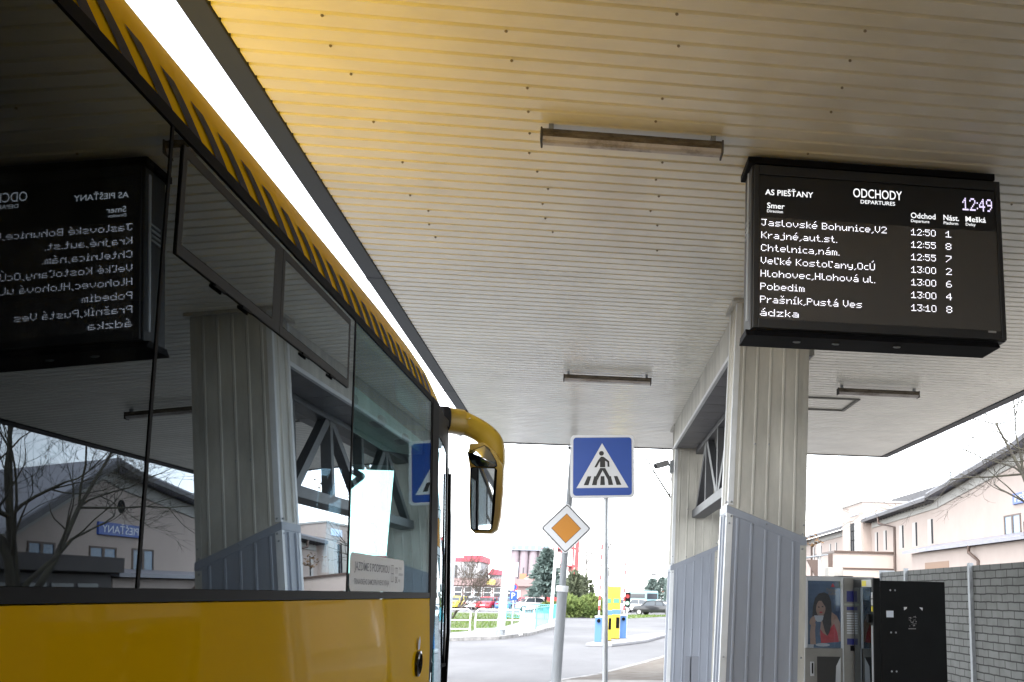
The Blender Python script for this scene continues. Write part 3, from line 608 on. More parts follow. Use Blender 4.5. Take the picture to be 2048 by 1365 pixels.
mb = MB(); mb.box(SX - .012, SF - .004, .55, SX - .001, SF + .027, .895); mb.build('blue_strip', mat('strip_blue', (.03, .06, .35), .4), sv)
for z0, z1, m_ in ((1.87, 1.93, SIGNW), (1.80, 1.86, SIGNW), (1.74, 1.79, mat('label_yellow', (.65, .55, .03), .5))): MB().box(SX - .010, SF - .003, z0, SX - .001, SF + .027, z1).build('price_label', m_, sv)
MB().tube([(SX - .01, SF + .06, 1.67), (SX - .04, SF + .06, 1.67)], .045, 16).build('door_lock', BLACK, sv)
mb = MB(); mb.box(SX + .14, SF - .002, 1.685, SX + .215, SF - .0005, 1.75); mb.build('white_label', mat('label_bluewhite', (.55, .60, .68), .5), sv)
b0 = None
for z in (1.955, 1.535, 1.155):
    for x in (SX + .185, SX + .235):
        if b0 is None: o = b0 = MB().ball((0, 0, 0), .010, 1).build('bolt', STEEL, sv, local=True)
        else: o = b0.copy(); col.objects.link(o); o.parent = sv
        o.location = Vector((x, SF - .004, z)) - wl(sv)
mb = MB(); mb.poly([(3.255, SF - .001, 1.79), (3.29, SF - .001, 1.79), (3.285, SF - .001, 1.775), (3.258, SF - .001, 1.757)]); mb.build('tape_corner', SIGNW, sv)
mb = MB(); mb.poly([(3.42, SF - .001, 1.79), (3.455, SF - .001, 1.785), (3.452, SF - .001, 1.755), (3.43, SF - .001, 1.778)]); mb.build('tape_corner', SIGNW, sv)
mb = MB(); rr = random.Random(3)
for i in range(46):
    a = 3.305 + rr.random() * .075; b = 1.60 + rr.random() * .095; w = rr.uniform(.003, .010); h = rr.uniform(.002, .008)
    mb.poly([(a, SF - .001, b), (a + w, SF - .001, b + rr.uniform(-.004, .004)), (a + w, SF - .001, b + h), (a, SF - .001, b + h)])
for i in range(9): a = 3.30 + i * .009; mb.poly([(a, SF - .001, 1.57), (a + .006, SF - .001, 1.572), (a + .006, SF - .001, 1.582), (a, SF - .001, 1.578)])
mb.build('scratched_sticker', mat('sticker_grey', (.34, .34, .34), .6), sv)

# ================================================================== BLOCK WALL
bw = thing('block_wall', 'grey painted block wall with steel posts behind the vending machines', 'wall', (6.6, 14, 0))
BR = brick_mat('grey_painted_block', (.145, .15, .145), (.125, .13, .125), (.010, .010, .010), .43, .125, .011)
MB().box(6.50, -28.0, 0, 6.78, 21.9, 2.455).build('masonry', BR, bw)
MB().box(6.52, -28.0, 2.456, 6.80, 7.5, 5.6).build('unseen_shade_wall', mat('shade_wall_grey', (.16, .155, .145), .9, var=.15), bw)  # unseen wall for an inferred building, added to darken bus side and near soffit
p0 = None
for yy in (9.6, 13.1, 16.6, 20.1):
    if p0 is None: o = p0 = MB().box(-.06, -.045, 0, .02, .045, 2.5).build('steel_post', STEELD, bw, local=True)
    else: o = p0.copy(); col.objects.link(o); o.parent = bw
    o.location = Vector((6.498, yy, 0)) - wl(bw)
MB().box(6.46, 21.9, 0, 6.80, 21.97, 2.50).build('end_post', STEELD, bw)

# ================================================================== BUS
BS, BX = .028, -.97
bus = thing('bus', 'yellow intercity bus with black window band parked along the platform', 'bus', (BX - 1.25 * math.cos(BS) + 1.0 * math.sin(BS), 1.25 * math.sin(BS) + 1.0 * math.cos(BS), 0), None, -BS)
def q(u, y, z): return (u + 1.25, y - 1.0, z)          # u: outward from the kerb side at eye level, y: along the bus
W2 = -2.5
TT = math.tan(.065)
def up(z): return -(z - EYE) * TT                       # leaning window band
REAR, FR = -5.2, 5.58
def bb(mb, *a, **k): return mb
def bquad(mb, u0, pts): mb.poly([q(*p) for p in pts])
# lower body
def side(u): return W2 - u
prof = [(.0, .34), (.035, .42), (.04, 1.25), (.026, 1.55), (.004, 1.815)]
ring = [(u, z) for u, z in prof] + [(side(u), z) for u, z in prof[::-1]]
MB().loft([[q(u, y, z) for u, z in ring] for y in (REAR, -2, 1, FR - .12, FR)]).build('body', YEL, bus, local=True, smooth=True)
# window band (dark frame behind the panes)
ring = [(-.005, 1.817), (up(2.9) - .004, 2.897), (side(up(2.9) - .004), 2.897), (side(-.005), 1.817)]
mb = MB()
def band_strip(y0, y1, z0, z1, o0=-.006, o1=.004):
    mb.hexa([q(up(z0) + o0, y0, z0), q(up(z0) + o1, y0, z0), q(up(z0) + o1, y1, z0), q(up(z0) + o0, y1, z0), q(up(z1) + o0, y0, z1), q(up(z1) + o1, y0, z1), q(up(z1) + o1, y1, z1), q(up(z1) + o0, y1, z1)])
panes = [(-5.05, -3.35), (-3.33, -1.65), (-1.63, .28), (.30, 2.222), (2.234, 3.880), (3.896, 5.556)]
band_strip(REAR, 5.80, 1.818, 1.845); band_strip(REAR, 5.80, 2.868, 2.9)
seams = [REAR] + [p for ab in panes for p in ab] + [5.80]
for a, b in zip(seams[::2], seams[1::2]): band_strip(a, b, 1.8455, 2.8675, -.03, .002)
mb.build('window_band', BLACK, bus, local=True)
GL = glass('bus_side_glass', (.22, .27, .31), .010, wave=.035, refl=1.65); GC = glass('bus_front_side_glass', (.60, .80, .79), .05, wave=.03, refl=.72)
def pane(y0, y1, z0, z1, m, name='side_window', th=.005, o=.0):
    r = MB(); r.hexa([q(up(z0) + o - th, y0, z0), q(up(z0) + o, y0, z0), q(up(z0) + o, y1, z0), q(up(z0) + o - th, y1, z0), q(up(z1) + o - th, y0, z1), q(up(z1) + o, y0, z1), q(up(z1) + o, y1, z1), q(up(z1) + o - th, y1, z1)])
    return r.build(name, m, bus, local=True)
for i, (a, b) in enumerate(panes):
    w = pane(a, b, 1.846, 2.867, GC if i == 5 else GL)
# opening vents on top of the fifth pane: dark frames standing proud of the glass
FRM = mat('vent_frame_dark', (.010, .010, .010), .5, spec=.15)
def vent(y0, y1):
    v = MB(); t_ = .022
    for a, b, c, d in ((y0, y1, 2.825, 2.85), (y0, y1, 2.585, 2.612), (y0, y0 + t_, 2.6125, 2.8245), (y1 - t_, y1, 2.6125, 2.8245)):
        z0, z1 = c, d; v.hexa([q(up(z0) + .001, a, z0), q(up(z0) + .0045, a, z0), q(up(z0) + .0045, b, z0), q(up(z0) + .001, b, z0), q(up(z1) + .001, a, z1), q(up(z1) + .0045, a, z1), q(up(z1) + .0045, b, z1), q(up(z1) + .001, b, z1)])
    o = v.build('vent_window', FRM, bus, local=True)
    v = MB(); z0, z1 = 2.614, 2.823; a, b = y0 + t_ + .001, y1 - t_ - .001
    v.hexa([q(up(z0) + .002, a, z0), q(up(z0) + .004, a, z0), q(up(z0) + .004, b, z0), q(up(z0) + .002, b, z0), q(up(z1) + .002, a, z1), q(up(z1) + .004, a, z1), q(up(z1) + .004, b, z1), q(up(z1) + .002, b, z1)])
    v.build('vent_pane', GL, o, local=True)
    v = MB()
    for ya_ in (y0 + .22, y1 - .26):
        v = MB(); z0, z1 = 2.576, 2.584; v.hexa([q(up(z0) + .004, ya_, z0), q(up(z0) + .008, ya_, z0), q(up(z0) + .008, ya_ + .07, z0), q(up(z0) + .004, ya_ + .07, z0), q(up(z1) + .004, ya_, z1), q(up(z1) + .008, ya_, z1), q(up(z1) + .008, ya_ + .07, z1), q(up(z1) + .004, ya_ + .07, z1)])
        v.build('vent_catch', BLACK, o, local=True)
vent(2.285, 2.955); vent(3.005, 3.80)
for a, b in ((2.957, 3.003),):
    z0, z1 = 2.585, 2.85; MB().hexa([q(up(z0) + .0005, a, z0), q(up(z0) + .004, a, z0), q(up(z0) + .004, b, z0), q(up(z0) + .0005, b, z0), q(up(z1) + .0005, a, z1), q(up(z1) + .004, a, z1), q(up(z1) + .004, b, z1), q(up(z1) + .0005, b, z1)]).build('vent_pillar', FRM, bus, local=True)
# roof: cove, crown and front drop
th0 = math.atan(TT); RR = .355; cu, cz = up(2.9) - RR * math.cos(th0), 2.9 - RR * math.sin(th0)
def roofring(y, drop=0.0, inn=0.0):
    k = 1 - drop; h = []
    for a in [th0 + (R(90) - th0) * i / 14 for i in range(15)]:
        h.append((cu + RR * math.cos(a) - inn, 2.9 + (cz + RR * math.sin(a) - 2.9) * k))
    top = [(-.85, h[-1][1] + .035 * k), (-1.25, h[-1][1] + .05 * k)]
    h = [(up(2.9) - inn - .05, 2.9)] + h + top
    full = h + [(side(u), z) for u, z in h[::-1][1:]]
    return [q(u, y, z) for u, z in full]
secs = [(REAR, 0.15, .02), (REAR + .3, 0, 0), (-2, 0, 0), (1, 0, 0), (3, 0, 0), (4.6, 0, 0), (5.2, .04, .0), (5.6, .11, .006), (6.0, .24, .03), (6.35, .42, .07), (6.6, .62, .13), (6.8, .86, .22), (6.86, .985, .27)]
rf = MB().loft([roofring(*s) for s in secs]).build('roof', YEL, bus, local=True, smooth=True)
mb = MB(); y = 5.53
def cove(a, yy, o=.0025):
    t_ = max(0, (yy - 4.6) / 1.0); dr = .0 if yy < 4.6 else (.04 * (yy - 4.6) / .6 if yy < 5.2 else .04 + .07 * (yy - 5.2) / .4)
    return q(cu + (RR + o) * math.cos(a), yy, 2.9 + (cz + (RR + o) * math.sin(a) - 2.9) * (1 - dr) + (o if dr > .03 else 0))
while y > REAR + .4:
    aa = [th0 + (R(17.0) - th0) * i / 5 for i in range(6)]; sl = .150
    for i in range(5):
        s0_, s1_ = sl * i / 5, sl * (i + 1) / 5
        mb.poly([cove(aa[i], y - .077 - s0_), cove(aa[i], y - s0_), cove(aa[i + 1], y - s1_), cove(aa[i + 1], y - .077 - s1_)])
    y -= .1655
mb.build('roof_stripes', STRIPE, rf, local=True)
# front side: black post, tapered door, windscreen
def tap(y): return 0 if y < 5.75 else -.115 * ((y - 5.75) / 1.1) ** 1.25
mb = MB()
for z0, z1, s0, s1 in ((.4, 1.82, -.22, 0), (1.82, 2.9, 0, 0)):
    u0 = .043 if z0 < 1 else .006
    mb.hexa([q(.03 if z0 < 1 else up(z0) - .02, 5.581 + s0, z0), q(u0 if z0 < 1 else up(z0) + .006, 5.581 + s0, z0), q(u0 if z0 < 1 else up(z0) + .006, 5.775 + s0, z0), q(up(max(z0, EYE)) - .02, 5.775 + s0, z0),
             q(up(max(z1, EYE)) - .02, 5.581 + s1, z1), q(up(max(z1, EYE)) + .006, 5.581 + s1, z1), q(up(max(z1, EYE)) + .006, 5.775 + s1, z1), q(up(max(z1, EYE)) - .02, 5.775 + s1, z1)])
mb.build('door_post', BLACK, bus, local=True)
ys = [5.60, 5.80, 6.05, 6.3, 6.55, 6.80]
def dsurf(y, z, o=0): return q((up(z) if z > EYE else .03 * min(1, (EYE - z) / .5)) + tap(y) + o, y, z)
door = None
mb = MB(); zs = [.40, .55]
mb.loft([[dsurf(y, .36, -.02), dsurf(y, .36, .004), dsurf(y, .56, .004), dsurf(y, .56, -.02)] for y in ys])
mb.loft([[dsurf(y, 2.72, -.02), dsurf(y, 2.72, .004), dsurf(y, 2.9, .004), dsurf(y, 2.9, -.02)] for y in ys])
for a, b in ((6.62, 6.80),): mb.loft([[dsurf(y, z, o) for z, o in ((.561, -.02), (.561, .006), (1.3, .006), (1.85, .006), (2.72, .006), (2.72, -.02))] for y in (a, b)])
door = mb.build('front_door', BLACK, bus, local=True)
mb = MB(); yd_ = [5.79, 6.05, 6.3, 6.55, 6.615]
mb.loft([[dsurf(y, z, o) for z, o in ((.562, -.008), (.562, .0), (1.3, .0), (1.85, .0), (2.3, 0), (2.715, .0), (2.715, -.008), (2.3, -.008), (1.85, -.008), (1.3, -.008))] for y in yd_])
mb.build('door_glass', GC, door, local=True)
mb = MB(); mb.tube([dsurf(6.65, 1.0, .02), dsurf(6.66, 1.6, .022), dsurf(6.66, 2.6, .02)], .012, 6); mb.build('door_seal', BLACK, door, local=True)
# front corner, windscreen and lower front
mb = MB(); uR = tap(6.80)
def nose(z): 
    b = uR + (up(z) if z > EYE else .02); n = []
    for i in range(7): a = R(90 * i / 6); n.append((b - .20 + .20 * math.cos(a), 6.80 + .30 * math.sin(a)))
    return n
for nm, z0, z1, m_ in (('front_panel', .36, 1.25, YEL),):
    mb = MB(); ra = nose(z0); rb = nose(z1)
    full = lambda r, z: [q(u, y, z) for u, y in r] + [q(side(u), y, z) for u, y in r[::-1]]
    mb.loft([full(ra, z0), full(rb, z1)]); mb.build(nm, m_, bus, local=True, smooth=True)
mb = MB(); mb.loft([full(nose(2.66), 2.66), full(nose(2.9), 2.9)]); mb.build('front_header', BLACK, bus, local=True, smooth=True)
mb = MB(); ra, rb = nose(1.252), nose(2.658); a_ = full(ra, 1.252); b_ = full(rb, 2.658)
mb.loft([a_[1:-1], b_[1:-1]], cap=False, closed=False); mb.build('windscreen', glass('windscreen_glass', (.80, .93, .93), .05), bus, local=True)
mb = MB()
for s_ in (0, 1):
    f_ = (lambda u: u) if s_ == 0 else side
    mb.hexa([q(f_(uR + .004 - .05), 6.78, 1.25), q(f_(uR + .004), 6.78, 1.25), q(f_(uR + .004), 6.86, 1.25), q(f_(uR - .05), 6.86, 1.25), q(f_(uR + up(2.66) - .05), 6.78, 2.66), q(f_(uR + up(2.66) + .004), 6.78, 2.66), q(f_(uR + up(2.66) + .004), 6.86, 2.66), q(f_(uR + up(2.66) - .05), 6.86, 2.66)])
mb.build('front_pillar', BLACK, bus, local=True)
# far side glazing and rear
mb = MB(); 
for a, b in panes: z0, z1 = 1.846, 2.867; mb.hexa([q(side(up(z0)), a, z0), q(side(up(z0)) + .005, a, z0), q(side(up(z0)) + .005, b, z0), q(side(up(z0)), b, z0), q(side(up(z1)), a, z1), q(side(up(z1)) + .005, a, z1), q(side(up(z1)) + .005, b, z1), q(side(up(z1)), b, z1)])
mb.build('far_side_windows', DARKGL, bus, local=True)
mb = MB(); mb.hexa([q(side(0) + .004, 5.56, .4), q(side(0) + .06, 5.56, .4), q(side(0) + .06, 6.8, .4), q(side(0) + .004, 6.8, .4), q(side(up(2.9)) + .004, 5.56, 2.9), q(side(up(2.9)) + .06, 5.56, 2.9), q(side(up(2.9)) + .06, 6.8, 2.9), q(side(up(2.9)) + .004, 6.8, 2.9)]); mb.build('driver_side_panel', BLACK, bus, local=True)
mb = MB(); mb.hexa([q(W2 + .01, REAR, .4), q(-.01, REAR, .4), q(-.01, REAR + .03, .4), q(W2 + .01, REAR + .03, .4), q(side(up(2.9)) , REAR, 2.9), q(up(2.9), REAR, 2.9), q(up(2.9), REAR + .03, 2.9), q(side(up(2.9)), REAR + .03, 2.9)]); mb.build('rear_panel', YEL, bus, local=True)
# interior
INT = mat('bus_interior_dark', (.015, .016, .018), .8, spec=.1); INTL = mat('bus_interior_grey', (.045, .045, .043), .8, spec=.1)
mb = MB(); mb.hexa([q(-.05, REAR + .1, 1.40), q(-.05, 6.7, 1.40), q(W2 + .05, 6.7, 1.40), q(W2 + .05, REAR + .1, 1.40), q(-.05, REAR + .1, 1.42), q(-.05, 6.7, 1.42), q(W2 + .05, 6.7, 1.42), q(W2 + .05, REAR + .1, 1.42)]); mb.build('interior_floor', INT, bus, local=True)
mb = MB(); mb.hexa([q(-.14, REAR + .1, 2.90), q(-.14, 6.6, 2.90), q(W2 + .14, 6.6, 2.90), q(W2 + .14, REAR + .1, 2.90), q(-.14, REAR + .1, 2.94), q(-.14, 6.6, 2.94), q(W2 + .14, 6.6, 2.94), q(W2 + .14, REAR + .1, 2.94)]); mb.build('interior_ceiling', INTL, bus, local=True)
mb = MB(); mb.hexa([q(-.10, 3.82, 1.43), q(-.10, 3.86, 1.43), q(W2 + .1, 3.86, 1.43), q(W2 + .1, 3.82, 1.43), q(-.16, 3.82, 2.89), q(-.16, 3.86, 2.89), q(W2 + .16, 3.86, 2.89), q(W2 + .16, 3.82, 2.89)]); mb.build('partition_wall', INT, bus, local=True)
mb = MB(); mb.prism([q(-.105, 3.90, 2.655), q(-.105, 3.90, 2.585), q(-.17, 3.90, 2.58), q(-.32, 3.90, 2.60), q(-.32, 3.90, 2.665)], (0, 1.72, 0)); mb.build('luggage_rack', mat('rack_grey', (.40, .40, .38), .5), bus, local=True)
d0 = None
for yy in (4.1, 4.62, 5.15):
    if d0 is None: o = d0 = MB().ball((0, 0, 0), .05, 2, (.8, 1.9, .62)).build('reading_light', mat('reading_light_dark', (.05, .05, .045), .5), bus, local=True, smooth=True)
    else: o = d0.copy(); col.objects.link(o); o.parent = bus
    o.location = q(-.125, yy, 2.60)
mb = MB(); mb.hexa([q(-.15, 5.07, 2.785), q(-.14, 5.07, 2.785), q(-.14, 5.64, 2.785), q(-.15, 5.64, 2.785), q(-.165, 5.07, 2.888), q(-.155, 5.07, 2.888), q(-.155, 5.64, 2.888), q(-.165, 5.64, 2.888)]); mb.build('sun_blind', mat('blind_green', (.22, .32, .29), .6), bus, local=True)
# dark inner cheek of the entrance and the dashboard hump
mb = MB(); mb.prism([q(-.14, 6.45, 1.43), q(-.50, 6.78, 1.43), q(-.50, 6.86, 1.43), q(-.14, 6.60, 1.43)], (0, 0, 1.3)); mb.build('entrance_cheek', INTL, bus, local=True)
mb = MB(); mb.box(*q(-2.3, 6.3, 1.43), *q(-.52, 6.85, 1.95)); mb.build('dashboard', INT, bus, local=True, bevel=.06)
mb = MB(); mb.tube([q(-.16, 4.05, 1.43), q(-.155, 4.05, 2.22), q(-.16, 4.2, 2.36), q(-.2, 4.75, 2.36), q(-.5, 5.4, 2.30)], .016, 8); mb.build('grab_rail', BLACK, bus, local=True)
mb = MB(); rr = random.Random(5)
V_ = [(-.16 - .05 * abs(math.sin(k * .9)), -1.4 + k * .085) for k in range(38)]
mb.loft([[q(u - (.06 if z > 2 else 0), y, z) for u, y in V_] for z in (1.6, 2.2, 2.86)], cap=False, closed=False); mb.build('curtain', mat('curtain_blue', (.04, .17, .34), .9), bus, local=True, smooth=True)
mb = MB(); mb.loft([[q(-.22 + .02 * math.sin(k * 1.3), 4.18 + k * .028, z) for k in range(6)] for z in (1.9, 2.1, 2.30)], cap=False, closed=False); mb.build('hanging_vest', mat('vest_green', (.16, .40, .03), .8), bus, local=True, smooth=True)
# paper sign in the front window
ST = mat('paper_white', (.74, .75, .77), .6)
def stk(y, z, d=.0): return q(up(z) + .004 + d, y, z)
r_ = rrect(.99, .142, .03, 4)
mb = MB(); mb.poly([stk(4.395 + a, 1.918 + b) for a, b in r_]); ps_ = mb.build('window_sticker', ST, bus, local=True)
TXT = mat('sticker_text_grey', (.10, .10, .13), .5)
mb = MB(); text_bm(mb, 'JAZDÍME S PODPOROU', .045, lambda a, b: stk(3.965 + a, 1.925 + b, .002), .60, bold=.0012)
text_bm(mb, 'TRNAVSKÉHO SAMOSPRÁVNEHO KRAJA', .030, lambda a, b: stk(3.965 + a, 1.873 + b, .002), .60, bold=.0008)
text_bm(mb, 'TT', .04, lambda a, b: stk(4.69 + a, 1.925 + b, .002), .05, bold=.003); text_bm(mb, 'SK', .04, lambda a, b: stk(4.69 + a, 1.885 + b, .002), .05, bold=.003)
for i, t_ in enumerate(('TRNAVSKÝ', 'SAMOSPRÁVNY', 'KRAJ')): text_bm(mb, t_, .016, lambda a, b, i=i: stk(4.76 + a, 1.945 - i * .027 + b, .002), (.07, .10, .035)[i])
mb.build('sticker_lettering', TXT, ps_, local=True, recalc=False)
mb = MB(); 
for a, b, w in ((4.605, 1.935, .05), (4.605, 1.90, .05)):
    for y0_, y1_, z0_, z1_ in ((a, a + w, b + .022, b + .026), (a, a + .004, b - .01, b + .0215), (a + w - .004, a + w, b - .01, b + .0215), (a + .004, a + w - .004, b - .012, b - .008), (a + .02, a + .024, b - .007, b + .02)): mb.poly([stk(y0_, z0_, .002), stk(y1_, z0_, .002), stk(y1_, z1_, .002), stk(y0_, z1_, .002)])
mb.poly([stk(4.583, 1.86, .002), stk(4.585, 1.86, .002), stk(4.585, 1.96, .002), stk(4.583, 1.96, .002)]); mb.build('sticker_crest', mat('crest_grey', (.25, .25, .28), .5), ps_, local=True, recalc=False)
# lock cap and mark on the panel
mb = MB(); n_ = 24
def capr(r, d, zc=1.505, yc=5.243): return [q(.029 + d, yc + r * math.cos(6.283 * k / n_), zc + r * .98 * math.sin(6.283 * k / n_)) for k in range(n_)]
mb.loft([capr(.062, -.02), capr(.062, .012), capr(.050, .016), capr(.044, .004), capr(.01, .003)]); mb.build('door_lock_cap', BLACKG, bus, local=True, smooth=True)
mb = MB(); mb.poly([q(.024 + .006, 5.25 + a * .9, 1.602 + b) for a, b in ((-.022, -.03), (.022, -.03), (.026, .01), (0, .035), (-.026, .01))]); mb.build('lock_mark', SIGNW, bus, local=True)
# wheels
for yw in (4.1, -2.6):
    for uu, sg_ in ((-.02, 1), (W2 + .02, -1)):
        w = MB(); w.tube([q(uu + sg_ * .045, yw, .5), q(uu - sg_ * .26, yw, .5)], .5, 28); w.build('wheel', mat('tyre_rubber', (.02, .02, .02), .8), bus, local=True, bevel=.03)
# mirror on its arm
MIR = mat('mirror_housing_ochre', (.50, .33, .03), .32, coat=.4, var=.06)
def oct_(c, w, h, axis):
    o = []
    for k in range(10):
        a = 6.283 * k / 10; o.append((c[0] + axis[0][0] * w * math.cos(a) + axis[1][0] * h * math.sin(a), c[1] + axis[0][1] * w * math.cos(a) + axis[1][1] * h * math.sin(a), c[2] + axis[0][2] * w * math.cos(a) + axis[1][2] * h * math.sin(a)))
    return o
sp_ = [((-.235, 6.86, 2.99), .075, .085), ((-.13, 6.99, 2.995), .075, .085), ((-.115, 7.0, 2.995), .072, .08), ((.0, 7.05, 2.95), .062, .075), ((.075, 7.075, 2.885), .058, .078), ((.112, 7.09, 2.80), .055, .07), ((.122, 7.10, 2.70), .045, .06)]
def _cat(L, n=5):
    o = []
    for i in range(len(L) - 1):
        p = [L[max(i - 1, 0)], L[i], L[i + 1], L[min(i + 2, len(L) - 1)]]
        for k in range(n):
            t = k / n; f = lambda a, b, c, d: .5 * (2 * b + (c - a) * t + (2 * a - 5 * b + 4 * c - d) * t * t + (3 * b - a - 3 * c + d) * t ** 3)
            o.append((tuple(f(*[x[0][j] for x in p]) for j in range(3)), f(*[x[1] for x in p]), f(*[x[2] for x in p])))
    return o + [L[-1]]
sp_ = _cat(sp_)
mb = MB(); rings = []
pts_ = [Vector(q(*s[0])) for s in sp_]
for i, s in enumerate(sp_):
    d = (pts_[min(i + 1, len(pts_) - 1)] - pts_[max(i - 1, 0)]).normalized(); hor = Vector((0, 1, 0)); a = (hor - d * hor.dot(d)).normalized(); b = d.cross(a).normalized()
    if b.z < 0: b = -b
    rings.append([pts_[i] + a * s[1] * (abs(math.cos(t)) ** .6) * (1 if math.cos(t) > 0 else -1) + b * s[2] * (abs(math.sin(t)) ** .6) * (1 if math.sin(t) > 0 else -1) for t in [6.283 * k / 16 for k in range(16)]])
mb.loft(rings); arm = mb.build('mirror_arm', MIR, bus, local=True, smooth=True)
mb = MB(); mb.loft([[p + (p - pts_[0]) * .05 + Vector((-.035, 0, 0)) for p in rings[0]], [p + (p - pts_[0]) * .05 + Vector((.012, 0, 0)) for p in rings[0]]]); mb.build('arm_gaiter', BLACK, bus, local=True)
mb = MB(); c0 = rings[6]; mb.loft([[p + (p - pts_[6]) * .02 for p in c0], [p + (p - pts_[6]) * .02 + Vector((.006, .004, 0)) for p in c0]]); mb.build('arm_joint', BLACK, arm, local=True)
hs = [(-.055, 2.85), (.04, 2.86), (.12, 2.80), (.178, 2.70), (.186, 2.55), (.180, 2.36), (.165, 2.275), (.13, 2.245), (.02, 2.245), (-.012, 2.275), (-.030, 2.45), (-.042, 2.68), (-.062, 2.77)]
mb = MB(); cx_, cz_ = .07, 2.56
mb.loft([[q(u, 7.0, z) for u, z in hs], [q(u + (u - cx_) * .04, 7.03, z + (z - cz_) * .01) for u, z in hs], [q(u, 7.12, z) for u, z in hs], [q(cx_ + (u - cx_) * .72, 7.19, cz_ + (z - cz_) * .84) for u, z in hs]])
hs_o = mb.build('mirror_housing', MIR, bus, local=True, smooth=True)
MG = mat('mirror_glass', (.62, .66, .68), .015, metal=1.0)
def mpane(name, outline, d, m, tilt=0.0, bulge=0.0):
    mb = MB(); ys_ = lambda u, z: 7.0 - d + (u - .05) * tilt
    if bulge:
        cu_ = sum(o[0] for o in outline) / len(outline); cz__ = sum(o[1] for o in outline) / len(outline)
        rings = [[q(cu_ + (u - cu_) * k, ys_(u, z) - bulge * (1 - k * k), cz__ + (z - cz__) * k) for u, z in outline] for k in (1, .8, .55, .3, .05)]
        mb.loft(rings, cap=False); mb._f([v for v in list(mb.bm.verts)[-len(outline):]])
    else: mb.poly([q(u, ys_(u, z), z) for u, z in outline])
    return mb.build(name, m, hs_o, local=True, smooth=bool(bulge))
g_ = [(-.030, 2.672), (-.018, 2.684), (.122, 2.684), (.136, 2.668), (.137, 2.40), (.130, 2.285), (.115, 2.268), (.012, 2.268), (-.003, 2.285)]
mpane('glass_bezel', [(.0525 + (u - .0525) * 1.09, 2.478 + (z - 2.478) * 1.03) for u, z in g_], .003, BLACK)
mpane('main_mirror', g_, .006, MG, tilt=.04)
c_ = [(-.062, 2.79), (.045, 2.838), (.075, 2.82), (.128, 2.735), (.136, 2.705), (.12, 2.696), (.0, 2.698), (-.03, 2.72), (-.055, 2.76)]
mpane('wide_bezel', [(.036 + (u - .036) * 1.06, 2.76 + (z - 2.76) * 1.08) for u, z in c_], .003, BLACK)
mpane('wide_mirror', c_, .006, MG, bulge=.030)

# ================================================================== STATION BUILDING (right, seen also in the bus windows)
st = thing('station_building', 'long pink rendered station building with dark roof behind the block wall', 'building', (36, 85, 0))
XB = 30.0
gab = [(53.5, 0), (53.5, 8.5), (63.5, 12.9), (66, 12.45), (82.5, 10.75), (83.5, 10.5), (104, 9.9), (114, 9.9), (150, 9.6), (150, 0)]
mb = MB(); mb.prism([(XB, y, z) for y, z in gab], (12, 0, 0)); mb.build('wall', PINK, st)
# pale cornice band under the eaves and rake
mb = MB()
for (a, za, b, zb) in ((53.6, 8.35, 63.5, 12.75), (63.5, 12.75, 66, 12.3), (66, 12.3, 83.4, 10.55), (83.6, 10.5, 104, 10.05), (114.2, 9.95, 150, 9.6)):
    mb.hexa([(XB - .12, a, za - .75), (XB - .003, a, za - .75), (XB - .003, b, zb - .75), (XB - .12, b, zb - .75), (XB - .12, a, za), (XB - .003, a, za), (XB - .003, b, zb), (XB - .12, b, zb)])
mb.build('cornice', PINKL, st)
mb = MB()
def slab(a, za, b, zb, x0, x1, rise, th=.28):
    mb.hexa([(x0, a, za), (x1, a, za + rise), (x1, b, zb + rise), (x0, b, zb), (x0, a, za + th), (x1, a, za + rise + th), (x1, b, zb + rise + th), (x0, b, zb + th)])
slab(52.6, 8.05, 63.4, 12.95, XB - 1.0, XB + 13, 0); slab(63.4, 12.95, 66.1, 12.45, XB - 1.0, XB + 13, 0); slab(66.1, 12.45, 84.0, 10.75, XB - 1.0, XB + 13, .6)
slab(84.01, 10.55, 104.5, 10.1, XB - 1.0, XB + 7, 2.2); slab(113.5, 9.95, 152, 9.6, XB - 1.0, XB + 7, 2.4)
mb.build('roof', mat('roof_grey_sheet', (.20, .20, .23), .45, var=.12), st)
mb = MB(); mb.hexa([(XB + 4.5, 72, 12.5), (XB + 9, 72, 13.4), (XB + 9, 112, 13.0), (XB + 4.5, 112, 12.2), (XB + 4.5, 72, 13.1), (XB + 9, 72, 14.8), (XB + 9, 112, 14.2), (XB + 4.5, 112, 13.2)]); mb.build('upper_roof', ROOF, st)
mb = MB()
for a, za, b, zb in ((52.5, 8.0, 63.4, 12.9), (63.4, 12.9, 66.1, 12.4), (66.1, 12.4, 84, 10.7), (84, 10.5, 104.6, 10.05), (113.4, 9.9, 152, 9.55)): mb.beam((XB - 1.05, a, za), (XB - 1.05, b, zb), .14, .3)
for k in range(22): yy = 84.5 + k * .92; mb.box(XB - .95, yy, 10.48 - k * .021 - .22, XB - .13, yy + .14, 10.5 - k * .021)
mb.build('gutter', ROOF, st)
